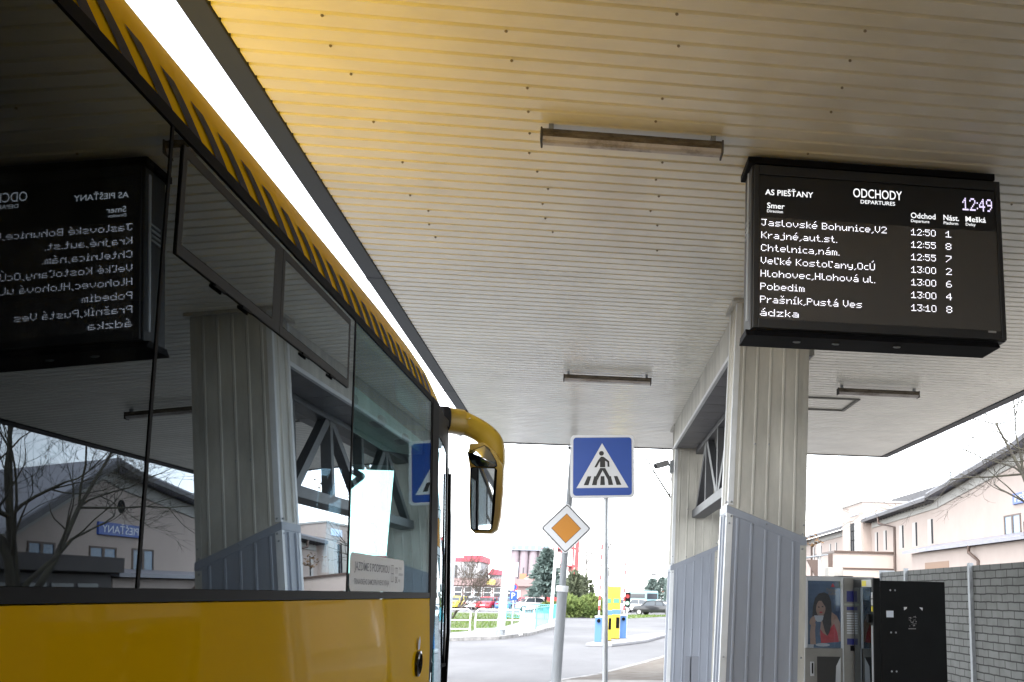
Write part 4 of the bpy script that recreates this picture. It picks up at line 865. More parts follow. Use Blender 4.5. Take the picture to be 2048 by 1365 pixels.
def win(y0, y1, z0, z1, mull=0, x=XB, deep=.30, pale=True):
    w = MB(); w.box(x - .004, y0 - .004, z0, x + .01, y1, z1); o = w.build('window', mat('window_reveal', (.42, .40, .38), .9) if pale else BROWN, st)
    MB().box(x - .012, y0 + .03, z0 + .03, x - .0045, (y0 + .36 * (y1 - y0)) if pale else y1 - .03, z1 - .03).build('pane', mat('slit_pane_shaded', (.02, .02, .022), .6, spec=.05) if mull == 0 else mat('pane_sky', (.10, .16, .24), .08), o)  # slit panes dark and matte in place of the shade of a real recess
    if mull:
        f = MB(); f.box(x - .05, y0, z0, x - .013, y0 + .16, z1); f.box(x - .05, y1 - .16, z0, x - .013, y1, z1); f.box(x - .05, (y0 + y1) / 2 - .14, z0 + .1, x - .013, (y0 + y1) / 2 + .14, z1 - .1); f.box(x - .05, y0 + .161, z1 - .1, x - .013, y1 - .161, z1); f.box(x - .05, y0 + .161, z0, x - .013, y1 - .161, z0 + .08); f.build('window_frame', BROWN, o)
for yc in (85.9, 90.2, 94.2): win(yc - .72, yc + .72, 6.75, 8.95)
for yc in (99.6, 102.7): win(yc - .6, yc + .6, 6.8, 8.8)
for yc in (120, 123, 128, 132, 138, 142): win(yc - .5, yc + .5, 6.9, 8.6)
win(67.1, 69.95, 6.6, 8.0, 1, pale=False); win(62.1, 65.2, 6.6, 7.95, 1, pale=False); win(56.0, 58.6, 6.6, 7.95, 1, pale=False)
mb = MB(); mb.tube([(XB - .01, 65.7, 10.55), (XB - .05, 65.7, 10.55)], .42, 20); mb.build('round_vent', BLACK, st)
# bay with flat parapet
mb = MB(); mb.box(XB - .9, 104.7, 0, XB + 6, 113.3, 12.1); mb.build('bay', PINK, st)
mb = MB(); mb.box(XB - 1.0, 104.6, 12.101, XB + 6, 113.4, 12.3); mb.build('bay_coping', PINKL, st)
mb = MB(); mb.box(XB - .95, 106.6, 6.9, XB - .901, 109.4, 10.1); mb.build('bay_glazing', DARKGL, st)
mb = MB()
for yy in (106.5, 107.5, 108.4, 109.3): mb.box(XB - 1.0, yy, 6.9, XB - .951, yy + .12, 10.1)
for zz in (8.2, 9.2): mb.box(XB - 1.0, 106.621, zz, XB - .9515, 109.299, zz + .08)
mb.build('bay_mullion', BLACK, st)
MB().box(XB - 1.4, 105.2, 6.9, XB - .901, 106.2, 10.3).build('bay_pier', PINKL, st); MB().box(XB - 1.4, 109.6, 6.9, XB - .901, 110.5, 10.3).build('bay_pier', PINKL, st)
MB().box(XB - .98, 106.2, 10.9, XB - .905, 109.8, 11.6).build('bay_sign', mat('pale_sign_blue', (.35, .50, .75), .5, c2=(.7, .75, .8), vscale=1.5), st)
# porch block and lean-to
mb = MB(); mb.box(XB - 6, 96.4, 0, XB - .003, 104.6, 6.3); mb.build('porch', PINK, st)
mb = MB(); mb.box(XB - 6.12, 96.25, 6.301, XB - .003, 104.7, 6.5); mb.box(XB - 6.06, 96.32, 4.75, XB - .003, 96.399, 4.9); mb.build('porch_coping', BROWN, st)
mb = MB(); mb.prism([(XB - 2.6, 59.6, 0), (XB - .003, 59.6, 0), (XB - .003, 59.6, 6.3), (XB - 2.6, 59.6, 5.75)], (0, 23.8, 0)); mb.build('lean_to', PINK, st)
mb = MB(); mb.hexa([(XB - 3.1, 59.3, 5.75), (XB - .003, 59.3, 6.45), (XB - .003, 84.4, 6.45), (XB - 3.1, 84.4, 5.75), (XB - 3.1, 59.3, 5.98), (XB - .003, 59.3, 6.68), (XB - .003, 84.4, 6.68), (XB - 3.1, 84.4, 5.98)]); mb.build('lean_to_roof', mat('roof_grey_sheet', (.20, .20, .23), .45, var=.12), st)
MB().box(XB - 2.62, 74.5, 0.2, XB - 2.601, 80, 4.9).build('lean_to_door', mat('door_brown', (.20, .11, .06), .5), st)
mb = MB()
for yy in (96.1, 69.3, 133):
    if yy == 69.3: pts = [(XB - 3.0, yy, 5.8), (XB - 3.0, yy + .1, 5.3), (XB - 2.68, yy - .8, 4.7), (XB - 2.68, yy - .8, 0)]
    else: pts = [(XB - 1.0, yy + 2.6, 10.2), (XB - 1.0, yy + 2.4, 9.4), (XB - .12, yy, 8.9), (XB - .12, yy, .0)]
    mb = MB().tube(pts, .13, 8); mb.build('downpipe', BROWN, st)
for yy, zz in ((78, 12.4), (72.5, 13.3), (88.5, 13.0)): MB().tube([(XB + 3, yy, zz - 1.2), (XB + 3, yy, zz + .5), (XB + 3, yy, zz + .52)], [.10, .10, .22], 8).build('roof_vent_pipe', STEELD if yy != 78 else WHITE, st)
# dark annexe beneath the gable
ax = thing('annexe_shelter', 'low dark brown glazed shelter against the gable of the station', 'shelter', (27.5, 57, 0))
MB().box(26.6, 45, 5.95, 29.9, 59.2, 6.75).build('roof', mat('annexe_roof', (.035, .03, .03), .7), ax)
mb = MB(); mb.box(27.2, 45.3, 0, 29.8, 59.0, 5.9); mb.build('wall', mat('annexe_brown', (.05, .042, .04), .6), ax)
for k in range(5): MB().box(27.15, 46 + k * 2.4, 1.0, 27.199, 48 + k * 2.4, 5.4).build('glazing', DARKGL, ax)
sg_ = thing('station_name_sign', 'blue sign with white station name PIEŠŤANY on the pink gable', 'sign', (XB, 65.5, 8.7))
MB().box(XB - .14, 62.9, 8.65, XB - .004, 68.1, 9.42).build('panel', BLUE, sg_, bevel=.02)
mb = MB(); text_bm(mb, 'PIEŠŤANY', .66, lambda a, b: (XB - .146, 67.65 - a, 8.80 + b), 4.4, bold=.012); mb.build('lettering', SIGNW, sg_, recalc=False)
# bus shelter with white post at the far left of the station
sh = thing('canopy_shelter', 'dark slatted shelter roof on a white post in front of the station', 'shelter', (18.5, 82, 0))
mb = MB(); [mb.box(17.0 + k * .2, 79, 5.0 + k * .03, 17.15 + k * .2, 88, 5.08 + k * .03) for k in range(12)]; mb.build('slatted_roof', STEELD, sh)
mb = MB(); mb.box(19.1, 78.9, 4.3, 19.45, 79.0, 5.4); mb.prism([(17.4, 79.1, 4.9), (18.3, 79.1, 4.9), (18.3, 79.1, 3.2)], (0, .2, 0)); mb.build('bracket', BROWN, sh)
MB().tube([(18.6, 80, 0), (18.6, 80, 6.2)], .16, 10).build('post', WHITE, sh)
solo(MB().box(18.4, 76, 0, 19.55, 77.2, 4.25), 'concrete_box', mat('concrete_box_grey', (.26, .25, .23), .9, var=.3, vscale=1.2), 'plain grey concrete box standing above the coffee vending machine, before the pink station', 'utility box', (19.0, 76.6, 0), bevel=.05)

# ================================================================== TREES
def branchy(mb, p, d, L, r, depth, rng, gnarl=.28, kids=(2, 3), rmin=.004):
    n = 4; pts = [Vector(p)]; rad = [r]; dd = Vector(d).normalized()
    for i in range(n):
        dd = (dd + Vector((rng.gauss(0, gnarl), rng.gauss(0, gnarl), rng.gauss(.05, gnarl))) * .55).normalized()
        pts.append(pts[-1] + dd * (L / n)); rad.append(r * (1 - .45 * (i + 1) / n))
    mb.tube(pts, rad, 7 if r > .04 else (5 if r > .012 else 3), cap=False)
    if depth == 0: return
    for k in range(rng.randint(*kids)):
        j = rng.randint(2, n); ax_ = Vector((rng.gauss(0, 1), rng.gauss(0, 1), rng.gauss(0, .7))).normalized()
        nd = (dd + ax_ * rng.uniform(.5, .95)).normalized()
        branchy(mb, pts[j], nd, L * rng.uniform(.6, .85), max(rmin, rad[j] * rng.uniform(.5, .72)), depth - 1, rng, gnarl, kids, rmin)
    branchy(mb, pts[-1], (dd + Vector((rng.gauss(0, .25), rng.gauss(0, .25), .1))).normalized(), L * .8, max(rmin, rad[-1] * .85), depth - 1, rng, gnarl, kids, rmin)
def bare_tree(name, label, loc, stems, group, seed, depth=5, leaves=0):
    rng = random.Random(seed); r = thing(name, label, 'tree', loc, group)
    mb = MB(); cr = MB()
    for base, pts, rad in stems:
        P_ = [Vector(base)] + [Vector(p) for p in pts]; mb.tube([Vector(loc) + p for p in P_], rad, 9)
        for i in range(2, len(P_)):
            for k in range(3 if i < len(P_) - 1 else 5):
                d = (P_[i] - P_[i - 1]).normalized() + Vector((rng.gauss(0, .7), rng.gauss(0, .7), rng.gauss(.1, .4)))
                branchy(cr, Vector(loc) + P_[i], d, rng.uniform(1.3, 2.2), rad[i] * .6, depth - 1, rng, .28, (1, 3) if depth > 5 else (2, 3))
    mb.build('trunk', BARK, r, smooth=True); c = cr.build('crown', BARK, r, recalc=False)
    if leaves:
        lm = MB()
        for cpos, n, sp in leaves:
            for k in range(n):
                p = Vector(cpos) + Vector((rng.gauss(0, sp), rng.gauss(0, sp), rng.gauss(0, sp * .7))); a = rng.random() * 6.28; s_ = rng.uniform(.03, .06)
                e1 = Vector((math.cos(a), math.sin(a), rng.uniform(-.6, .6))) * s_; e2 = Vector((-math.sin(a), math.cos(a), rng.uniform(-1, 1))) * s_ * .6
                lm.poly([p - e1, p + e2, p + e1 * 1.1, p - e2 * .8])
        lm.build('dry_leaves', mat('dry_leaf', (.16, .09, .04), .8, var=.3), c, recalc=False)
bare_tree('bare_tree', 'bare dark tree at the right edge, its twigs in front of the pink station', (12.2, 24.6, 0),
          [((0, 0, 0), [(.05, -.1, 1.6), (-.05, -.2, 3.2), (.1, -.3, 5.0), (.0, -.6, 7.2)], [.16, .14, .12, .08, .04]), ((.0, -.1, 2.6), [(-.2, 1.0, 4.0), (-.1, 2.2, 5.4), (-.3, 3.4, 7.0)], [.10, .08, .055, .03]),
           ((.0, -.1, 2.4), [(-.2, -.8, 4.0), (.2, -1.6, 5.6)], [.12, .09, .05])], 'bare trees behind the platform', 4, depth=6)
bare_tree('bare_tree', 'bare mossy tree seen between the two canopy columns with a few dry leaves', (3.9, 24.4, 0),
          [((0, 0, 0), [(-.12, 0, 1.4), (.05, .1, 2.4), (-.2, .1, 3.3), (-.15, .2, 4.6)], [.17, .15, .135, .11, .06]), ((-.1, 0, 1.0), [(-.55, -.1, 1.9), (-.62, 0, 3.0), (-.75, .1, 4.3)], [.12, .10, .085, .05])], 'bare trees behind the platform', 11, depth=4,
          leaves=[((5.2, 23.0, 3.2), 60, .13), ((3.0, 22.6, 3.0), 30, .15), ((5.1, 23.4, 4.9), 14, .12)])
GREENS = {'dark_conifer_needles': ((.08, .12, .11), (.14, .185, .17)), 'juniper_needles': ((.08, .125, .03), (.16, .20, .055)), 'hedge_leaf': ((.06, .075, .045), (.11, .125, .075))}
def leafm(n): a, b = GREENS[n]; return mat(n, a, .8, c2=b, vscale=1.1)
def crown_cards(fn, n, size, rng):
    mb = MB()
    for i in range(n):
        p, out = fn(rng); s_ = size * rng.uniform(.5, 1.3); a = Vector((rng.gauss(0, 1), rng.gauss(0, 1), rng.gauss(0, .6))).normalized(); b = (out + Vector((rng.gauss(0, .4), rng.gauss(0, .4), rng.gauss(0, .4)))).normalized()
        c = a.cross(b)
        if c.length < .1: continue
        c = c.normalized(); mb.poly([p - c * s_ * .35, p + b * s_, p + c * s_ * .35, p - b * s_ * .3])
    return mb
def conifer(name, label, loc, h, rad, n, m, seed, base=.8, group=None, tiers=8, size=.45, power=1.0):
    rng = random.Random(seed); r = thing(name, label, 'tree', loc, group)
    MB().tube([Vector(loc), Vector(loc) + Vector((0, 0, h * .95))], [.14 * h / 6, .02], 7).build('trunk', BARK, r)
    lob = [rng.uniform(.55, 1.15) for k in range(tiers * 9)]
    def f(g):
        t = g.random() ** .8; ti = int(t * tiers); ph = (t * tiers) % 1; a = g.random() * 6.283; k = lob[(ti * 9 + int(a / 6.283 * 9)) % len(lob)]
        R_ = rad * (1 - t) ** power * k * (1.05 - .35 * ph) * g.uniform(.35, 1) ** .5 + .05
        o = Vector((math.cos(a), math.sin(a), -.05)); return Vector(loc) + Vector((o.x * R_, o.y * R_, base + t * (h - base) - ph * .15)), o + Vector((0, 0, .15))
    crown_cards(f, n, size, rng).build('crown', m, r, recalc=False); return r
conifer('spruce_tree', 'dark blue green spruce left of the drain post, before the pale silos', (-4.0, 110, 0), 6.6, 2.2, 5200, leafm('dark_conifer_needles'), 21, 1.6, size=.5, power=.75)
conifer('columnar_conifer', 'dark columnar conifer just left of the farther column', (9.3, 110, 0), 4.7, 1.0, 1600, leafm('dark_conifer_needles'), 23, .3, 'columnar conifers beyond the road', size=.35, power=.5)
conifer('columnar_conifer', 'dark columnar conifer seen in the gap between the two columns', (14.6, 112, 0), 3.8, 1.1, 1400, leafm('dark_conifer_needles'), 24, .3, 'columnar conifers beyond the road', size=.35, power=.5)
def bush(name, label, loc, rx, ry, rz, n, m, seed, size=.3, cat='shrub', lumps=7):
    rng = random.Random(seed); L = [(Vector((rng.uniform(-1, 1) * rx * .65, rng.uniform(-1, 1) * ry * .65, rz * rng.uniform(.25, .7))), rng.uniform(.35, .6)) for k in range(lumps)]
    def f(g):
        c, k = g.choice(L); o = Vector((g.gauss(0, 1), g.gauss(0, 1), g.gauss(.2, .8))).normalized(); p = c + Vector((o.x * rx * k, o.y * ry * k, o.z * rz * k)) * g.uniform(.5, 1) ** .5
        p.z = max(.05, p.z); return Vector(loc) + p, o + Vector((0, 0, .3))
    return tag(crown_root(crown_cards(f, n, size, rng), name, m, loc), label, cat)
def crown_root(mb, name, m, loc):
    for v in mb.bm.verts: v.co -= Vector(loc)
    o = mb.build(name, m, recalc=False); o.location = loc; return o
bush('thuja_hedge', 'tall dull green hedge behind the low juniper, right of the drain post', (-.1, 95, 0), 1.6, 1.2, 3.6, 3600, leafm('hedge_leaf'), 31, .35)
bush('juniper_shrub', 'low spreading bright green juniper at the road bend behind the sign posts', (-.1, 86, 0), 1.7, 1.3, 1.5, 3800, leafm('juniper_needles'), 32, .3)
bush('flowering_shrub', 'low yellow green clipped shrub beyond the turquoise railing', (-3.2, 100, 0), 1.8, .8, 1.0, 1400, leafm('juniper_needles'), 33, .25)
for i, (x, h, sd, lb) in enumerate(((12.5, 4.2, 41, 'hazy dark pine nearest the teal coach, on the skyline'), (14.8, 4.6, 42, 'hazy dark pine right of the teal coach'), (17.6, 3.8, 43, 'smaller hazy pine left of the red roofed kiosk'))):
    conifer('distant_pine', lb, (x + 3, 235, 0), h + 1.5, 2.6, 900, mat('hazy_pine', (.10, .14, .13), .9, c2=(.15, .19, .17), vscale=1), sd, 1.0, 'distant pines', size=.7, power=.55)
def thin_tree(name, label, loc, h, n, seed, group=None, spread=.22, m=None, cat='tree', r0=.09):
    rng = random.Random(seed); r = thing(name, label, cat, loc, group); mb = MB(); tr = MB()
    tr.tube([Vector(loc), Vector(loc) + Vector((rng.uniform(-.2, .2), 0, h * .6)), Vector(loc) + Vector((rng.uniform(-.2, .2), 0, h))], [r0, r0 * .6, .015], 6); tr.build('trunk', m or BARK, r)
    for k in range(n):
        z = h * rng.uniform(.2, .9); a = rng.random() * 6.283
        branchy(mb, Vector(loc) + Vector((0, 0, z)), (math.cos(a) * spread * 2, math.sin(a) * spread * 2, 1), h * rng.uniform(.12, .25), .04, 2, rng, .12, (1, 2), .025)
    mb.build('crown', m or BARK, r, recalc=False)
PB = mat('pale_bark', (.10, .09, .085), .9)
thin_tree('poplar_tree', 'tall leafless poplar between the diamond sign and the sign post', (.2, 160, 0), 11, 26, 51, 'leafless poplars', .18, PB)
thin_tree('poplar_tree', 'tall leafless poplar just right of the thin sign post', (3.5, 162, 0), 10.5, 24, 52, 'leafless poplars', .18, PB)
rng = random.Random(61); bb_ = thing('bare_bush', 'large leafless bush on the grass behind the white railing', 'shrub', (-8.6, 70, .12))
tm, cm = MB(), MB()
for k in range(9):
    a = rng.random() * 6.283; d = Vector((math.cos(a) * .55, math.sin(a) * .4, 1))
    tm.tube([Vector((-8.6, 70, .1)), Vector((-8.6, 70, .1)) + d * .55], [.05, .04], 5)
    branchy(cm, Vector((-8.6, 70, .1)) + d * .5, d, 1.35, .045, 4, rng, .35, (2, 3), .011)
tm.build('trunk', BARK, bb_); cm.build('crown', mat('twig_brown', (.07, .055, .045), .9), bb_, recalc=False)

# ================================================================== FAR SIDE OF THE ROAD
WR = mat('railing_white', (.80, .81, .82), .5); TEAL = mat('railing_turquoise', (.10, .42, .48), .5)
def rail(a, b, label, m, group, h=1.05, bars=0, mid=True):
    a, b = Vector((*a, .12)), Vector((*b, .12)); c = (a + b) / 2; d = (b - a).normalized(); L = (b - a).length
    r = thing('guard_railing', label, 'railing', (c.x, c.y, .12), group); U = Vector((0, 0, 1)); e = .10
    mb = MB(); mb.tube([a, a + U * (h - e), a + U * h + d * e, b + U * h - d * e, b + U * (h - e), b], .028, 7); mb.build('frame', m, r)
    if mid:
        for z in (.27, .62): MB().tube([a + U * z, b + U * z], .024, 6).build('cross_bar', m, r)
    if bars:
        mb = MB(); mb.tube([a + U * .15, b + U * .15], .02, 5); mb.build('cross_bar', m, r); mb = MB()
        for k in range(1, bars): p = a + d * (L * k / bars); mb.tube([p + U * .16, p + U * (h - .02)], .012, 4)
        mb.build('balusters', m, r)
RG = 'white tube railings along the far pavement'
rail((-7.6, 42.0), (-4.62, 43.6), 'white tubular railing panel nearest the bus', WR, RG)
rail((-4.42, 43.7), (-2.62, 44.4), 'white tubular railing panel around the tall lamp column', WR, RG)
rail((-2.55, 44.9), (-2.35, 50.5), 'white tubular railing panel turning along the kerb', WR, RG)
rail((-2.3, 52), (-1.9, 60), 'pale turquoise railing with uprights along the kerb', TEAL, 'turquoise railings', bars=16, mid=False)
rail((-5.2, 72), (-1.95, 66.5), 'turquoise railing with uprights crossing behind the white railing', TEAL, 'turquoise railings', bars=26, mid=False)
rail((-1.95, 66.0), (-1.75, 84), 'long turquoise railing running away to the juniper', TEAL, 'turquoise railings', bars=34, mid=False)
lc = thing('lamp_column', 'tall pale concrete lamp column on the far pavement, carrying sign panels', 'lamp post', (-3.42, 44.6, .12))
MB().tube([(-3.44, 44.6, .12), (-3.36, 44.6, 3), (-3.1, 44.6, 9.5)], [.17, .15, .10], 12).build('column', mat('pale_concrete', (.62, .63, .64), .8, var=.08), lc, smooth=True)
MB().tube([(-3.445, 44.6, .12), (-3.44, 44.6, .4)], [.19, .19], 12).build('base_ring', STEELD, lc)
mb = MB(); mb.box(-3.22, 44.5, 2.55, -2.86, 44.54, 3.15); mb.build('sign_back', mat('sign_back_blue', (.52, .60, .66), .5), lc, bevel=.01)
mb = MB(); mb.box(-3.22, 44.5, 1.98, -2.98, 44.54, 2.52); mb.build('sign_back', mat('sign_back_blue', (.52, .60, .66), .5), lc, bevel=.01)
pk = thing('parking_sign', 'small blue parking sign under a round red sign, behind the lamp column', 'road sign', (-3.1, 46.5, .12))
MB().tube([(-3.1, 46.5, .12), (-3.1, 46.5, 2.3)], .03, 8).build('post', STEEL, pk)
MB().box(-3.27, 46.43, 1.55, -2.95, 46.46, 1.95).build('blue_panel', BLUE, pk, bevel=.008)
mb = MB(); text_bm(mb, 'P', .36, lambda a, b: (-3.2 + a, 46.425, 1.63 + b), .16, bold=.01); mb.build('lettering', SIGNW, pk, recalc=False)
MB().disc((-3.11, 46.46, 2.12), .17, seg=20, th=.03).build('red_disc', RED, pk); MB().disc((-3.11, 46.43, 2.12), .12, seg=20, th=.004).build('blue_disc', BLUE, pk)
wp = thing('flag_pole', 'thin white pole just left of the drain post', 'pole', (-1.75, 58, .12))
MB().tube([(-1.78, 58, .12), (-1.66, 58, 5.2)], [.10, .08], 10).build('pole', WR, wp, smooth=True); MB().box(-1.72, 57.9, 3.3, -1.45, 57.94, 3.8).build('plate', WR, wp)
# street lamp glimpsed between bus and canopy
sl = thing('street_lamp', 'street lamp head showing in the sky gap above the bus roof', 'street lamp', (-2.6, 19.5, 0))
MB().tube([(-3.0, 23.5, 0), (-3.0, 23.5, 7.8), (-3.3, 23.3, 8.3), (-4.6, 22.2, 8.72)], [.10, .07, .05, .04], 10).build('pole', STEEL, sl, smooth=True)
mb = MB(); mb.loft([[(-5.2 + 0 * a, 21.7, 8.78), (-5.2, 21.95, 8.80), (-5.2, 21.95, 8.88), (-5.2, 21.7, 8.86)] for a in (0,)] + [[(-4.5, 22.05, 8.70), (-4.5, 22.4, 8.70), (-4.5, 22.4, 8.86), (-4.5, 22.05, 8.86)]]); mb.build('lamp_head', STEELD, sl)
# barrier machines
BY = mat('machine_yellow', (.55, .40, .03), .45); BB = mat('machine_blue', (.07, .17, .40), .45)
def barrier(x, y, ztop, label):
    r = thing('barrier_arm_post', label, 'barrier', (x, y, .12), 'raised car park barriers')
    MB().box(x - .13, y - .18, .12, x + .13, y + .18, 1.02).build('cabinet', BB, r, bevel=.02)
    MB().box(x - .15, y - .2, 1.021, x + .15, y + .2, 1.07).build('cap', WHITE, r, bevel=.01)
    mb = MB(); mb.mi = 0; n = 14; z0 = 1.08; dz = (ztop - z0) / n
    for k in range(n): mb.mi = k % 2; mb.box(x - .032, y - .27, z0 + k * dz, x + .032, y - .23, z0 + (k + 1) * dz)
    mb.build('arm', [WHITE, RED], r); MB().disc((x, y - .18, .9), .07, th=.10).build('pivot', BLACK, r)
def terminal(x0, x1, y, label):
    r = thing('ticket_terminal', label, 'ticket machine', ((x0 + x1) / 2, y, .12), 'car park ticket terminals')
    MB().box(x0, y, .14, x1, y + .4, 2.20).build('cabinet', BY, r, bevel=.015)
    MB().box(x0 - .01, y - .01, 1.10, x1 + .01, y + .41, 1.28).build('blue_band', BB, r)
    MB().box(x0 - .02, y - .02, .12, x1 + .02, y + .42, .135).build('plinth', BLACK, r)
    MB().box(x0 + (x1 - x0) * .55, y - .03, .55, x1 - .02, y - .001, .98).build('reader', BLACK, r); MB().box(x0 + .05, y - .02, 1.55, x1 - .06, y - .001, 1.72).build('screen', mat('terminal_green', (.08, .40, .16), .4), r)
barrier(.60, 39.6, 3.75, 'raised red and white barrier arm left of the thin sign post')
terminal(.86, 1.12, 40.4, 'yellow ticket terminal half hidden by the thin sign post')
terminal(1.16, 1.50, 42.2, 'yellow ticket terminal standing clear, right of the thin sign post')
barrier(1.68, 43.2, 3.60, 'raised red and white barrier arm right of the yellow terminals')
tl = thing('traffic_signal', 'small two lamp signal showing green beside the right barrier', 'signal', (1.86, 44.2, .12))
MB().tube([(1.86, 44.2, .12), (1.86, 44.2, 1.5)], .03, 8).build('post', STEEL, tl); MB().box(1.74, 44.1, 1.38, 1.98, 44.26, 1.98).build('head', BLACK, tl, bevel=.02)
MB().disc((1.86, 44.099, 1.53), .085, th=.01).build('green_lamp', glow('signal_green', (.05, .9, .35), .2), tl); MB().disc((1.86, 44.099, 1.82), .085, th=.01).build('red_lamp', mat('signal_red_off', (.22, .015, .015), .4), tl)
# cars
def car_proto(name, label, paint, loc, rz, group, kind='hatch', L=4.2, H=1.45):
    r = thing(name, label, 'car', loc, group, rz); w = .86; h = L / 2
    pts = [(-h, .30), (-h, .62), (-h + .12, .86), (-h + .95, .95), (h - .42 if kind == 'hatch' else h - .75, .97), (h - .06, .90 if kind != 'hatch' else .82), (h, .60), (h, .30)]
    rings = []
    for x, k in ((-w, .965), (-w + .10, 1), (w - .10, 1), (w, .965)): rings.append([(x, p[0] * k, p[1] * (1 if abs(x) < w else .985)) for p in pts])
    MB().loft(rings).build('body', paint, r, local=True, smooth=True, bevel=.02)
    rf_ = [(-h + .85, .945), (-h + 1.55, H - .06), (-h + 2.0, H), (h - 1.3 if kind == 'hatch' else h - 1.75, H - .01), (h - .42 if kind == 'hatch' else h - .78, .965)]
    MB().loft([[(x * (1 if p[1] < 1.1 else .84), p[0], p[1]) for p in rf_] for x in (-w + .05, w - .05)]).build('glasshouse', mat('car_glass', (.05, .06, .07), .06), r, local=True)
    ro = [(-h + 1.5, H - .05), (-h + 2.0, H + .012), (h - 1.3 if kind == 'hatch' else h - 1.75, H + .004), (h - 1.1 if kind == 'hatch' else h - 1.5, H - .10)]
    mb = MB(); mb.loft([[(x, p[0], p[1]) for p in ro] + [(x, p[0], p[1] - .05) for p in ro[::-1]] for x in (-w * .84, w * .84)]); mb.build('roof', paint, r, local=True)
    for px_ in (-h + 1.5, .12, h - 1.15 if kind == 'hatch' else h - 1.5):
        mb = MB()
        for s_ in (-1, 1): mb.beam((s_ * (w - .035), px_ + (-.45 if px_ < 0 else .25 if px_ > .5 else 0), .95), (s_ * (w * .84 - .03), px_, H - .04), .05, .07)
        mb.build('pillar', paint, r, local=True)
    for yw in (-h + .75, h - .78):
        for s_ in (-1, 1):
            t_ = MB(); t_.tube([(s_ * (w - .16), yw, .31), (s_ * (w + .01), yw, .31)], .31, 18); t_ = t_.build('wheel', mat('tyre_rubber', (.02, .02, .02), .8), r, local=True)
            MB().tube([(s_ * (w + .011), yw, .31), (s_ * (w + .02), yw, .31)], .20, 14).build('rim', mat('alloy_rim', (.5, .5, .52), .35, metal=.6), t_, local=True)
    for s_ in (-1, 1):
        MB().box(s_ * .56 - .17, h - .05 if False else h - .03, .66, s_ * .56 + .17, h + .012, .80).build('tail_light', mat('tail_light_red', (.40, .02, .02), .3), r, local=True)
        MB().box(s_ * .56 - .17, -h - .012, .60, s_ * .56 + .17, -h + .03, .72).build('headlight', mat('headlight_clear', (.7, .72, .75), .1), r, local=True)
    MB().box(-.26, h - .005, .48, .26, h + .014, .58).build('number_plate', WHITE, r, local=True)
    return r
PAINTS = {k: mat('car_' + k, v, .3, coat=.6) for k, v in dict(red=(.42, .02, .04), blue=(.05, .14, .34), white=(.72, .73, .74), silver=(.48, .50, .52), yellow=(.66, .55, .05), black=(.012, .013, .016), cyan=(.30, .45, .52), maroon=(.25, .03, .06)).items()}
CG = 'parked cars beyond the grass'
def recolour(r, p):
    for c in [x for x in bpy.data.objects if x.parent == r]:
        if c.name.split('.')[0] in ('body', 'roof', 'pillar'): c.material_slots[0].link = 'OBJECT'; c.material_slots[0].material = PAINTS[p]
h0 = car_proto('parked_car', 'red hatchback parked beyond the bare bush', PAINTS['red'], (-10.2, 116, .0), R(160), CG)
for (x, y, p, rz, lb) in ((-11.9, 117, 'silver', 165, 'silver car left of the red hatchback'), (-8.3, 116, 'blue', 165, 'blue car right of the red hatchback'), (-13.8, 116, 'yellow', 160, 'yellow car half hidden by the bare bush'), (-6.6, 119, 'red', 195, 'red car behind the lamp column'),
                          (-5.2, 113, 'white', 100, 'white car behind the turquoise railing'), (-4.0, 122, 'silver', 150, 'silver car in front of the pink shop'), (3.9, 118, 'white', 95, 'white car just right of the barrier, beyond the grass verge'), (6.3, 116, 'silver', 85, 'pale silver car behind the dark saloon'), (9.6, 121, 'white', 75, 'white car mostly behind the farther column'), (-15.6, 117, 'maroon', 160, 'maroon car nearest the bus')):
    c = copy_tree(h0); c.location = (x, y, 0); c.rotation_euler = (0, 0, R(rz)); c['label'] = lb; recolour(c, p)
for c in [x for x in bpy.data.objects if x.parent == h0]: pass
dk = car_proto('saloon_car', 'black saloon car turning right of the barriers, seen from behind', PAINTS['black'], (7.2, 101, 0), R(-118), None, 'saloon', 4.6, 1.43)
tb = thing('teal_coach', 'distant teal coach parked behind the cars', 'coach', (10.6, 185, 0), None, R(20))
MB().box(-1.25, -4, .4, 1.25, 4, 2.75).build('body', mat('coach_teal', (.20, .33, .36), .4), tb, local=True, bevel=.25)
mb = MB(); mb.box(-1.27, -3.7, 1.45, 1.27, 3.7, 2.2); mb.box(-1.0, -4.02, 1.3, 1.0, -3.9, 2.3); mb.build('windows', DARKGL, tb, local=True)
for yw in (-2.6, 2.4): MB().tube([(-1.27, yw, .48), (1.27, yw, .48)], .48, 14).build('wheel', mat('tyre_rubber', (.02, .02, .02), .8), tb, local=True)
ki = thing('red_roofed_kiosk', 'distant white kiosk with a red roof left of the farther column', 'kiosk', (19.5, 250, 0))
MB().box(17, 250, 0, 24, 254, 2.1).build('wall', WHITE, ki); mb = MB(); mb.hexa([(16.6, 249.6, 2.1), (24.4, 249.6, 2.1), (24.4, 254.4, 2.1), (16.6, 254.4, 2.1), (18, 251.8, 3.1), (23, 251.8, 3.1), (23, 252.2, 3.1), (18, 252.2, 3.1)]); mb.build('roof', mat('tile_orange_red', (.45, .14, .09), .8), ki)
# hanging street light far away on a wire
hl = thing('hanging_street_light', 'tiny dark lamp hanging on a wire over the road', 'lamp', (8.0, 120, 4.3))
mb = MB(); mb.box(7.7, 119.9, 4.25, 8.3, 120.1, 4.45); mb.build('lamp_body', TRUSS, hl, bevel=.03); MB().tube([(-4, 120, 5.4), (8, 120, 4.5), (22, 120, 5.4)], .012, 4).build('wire', TRUSS, hl)
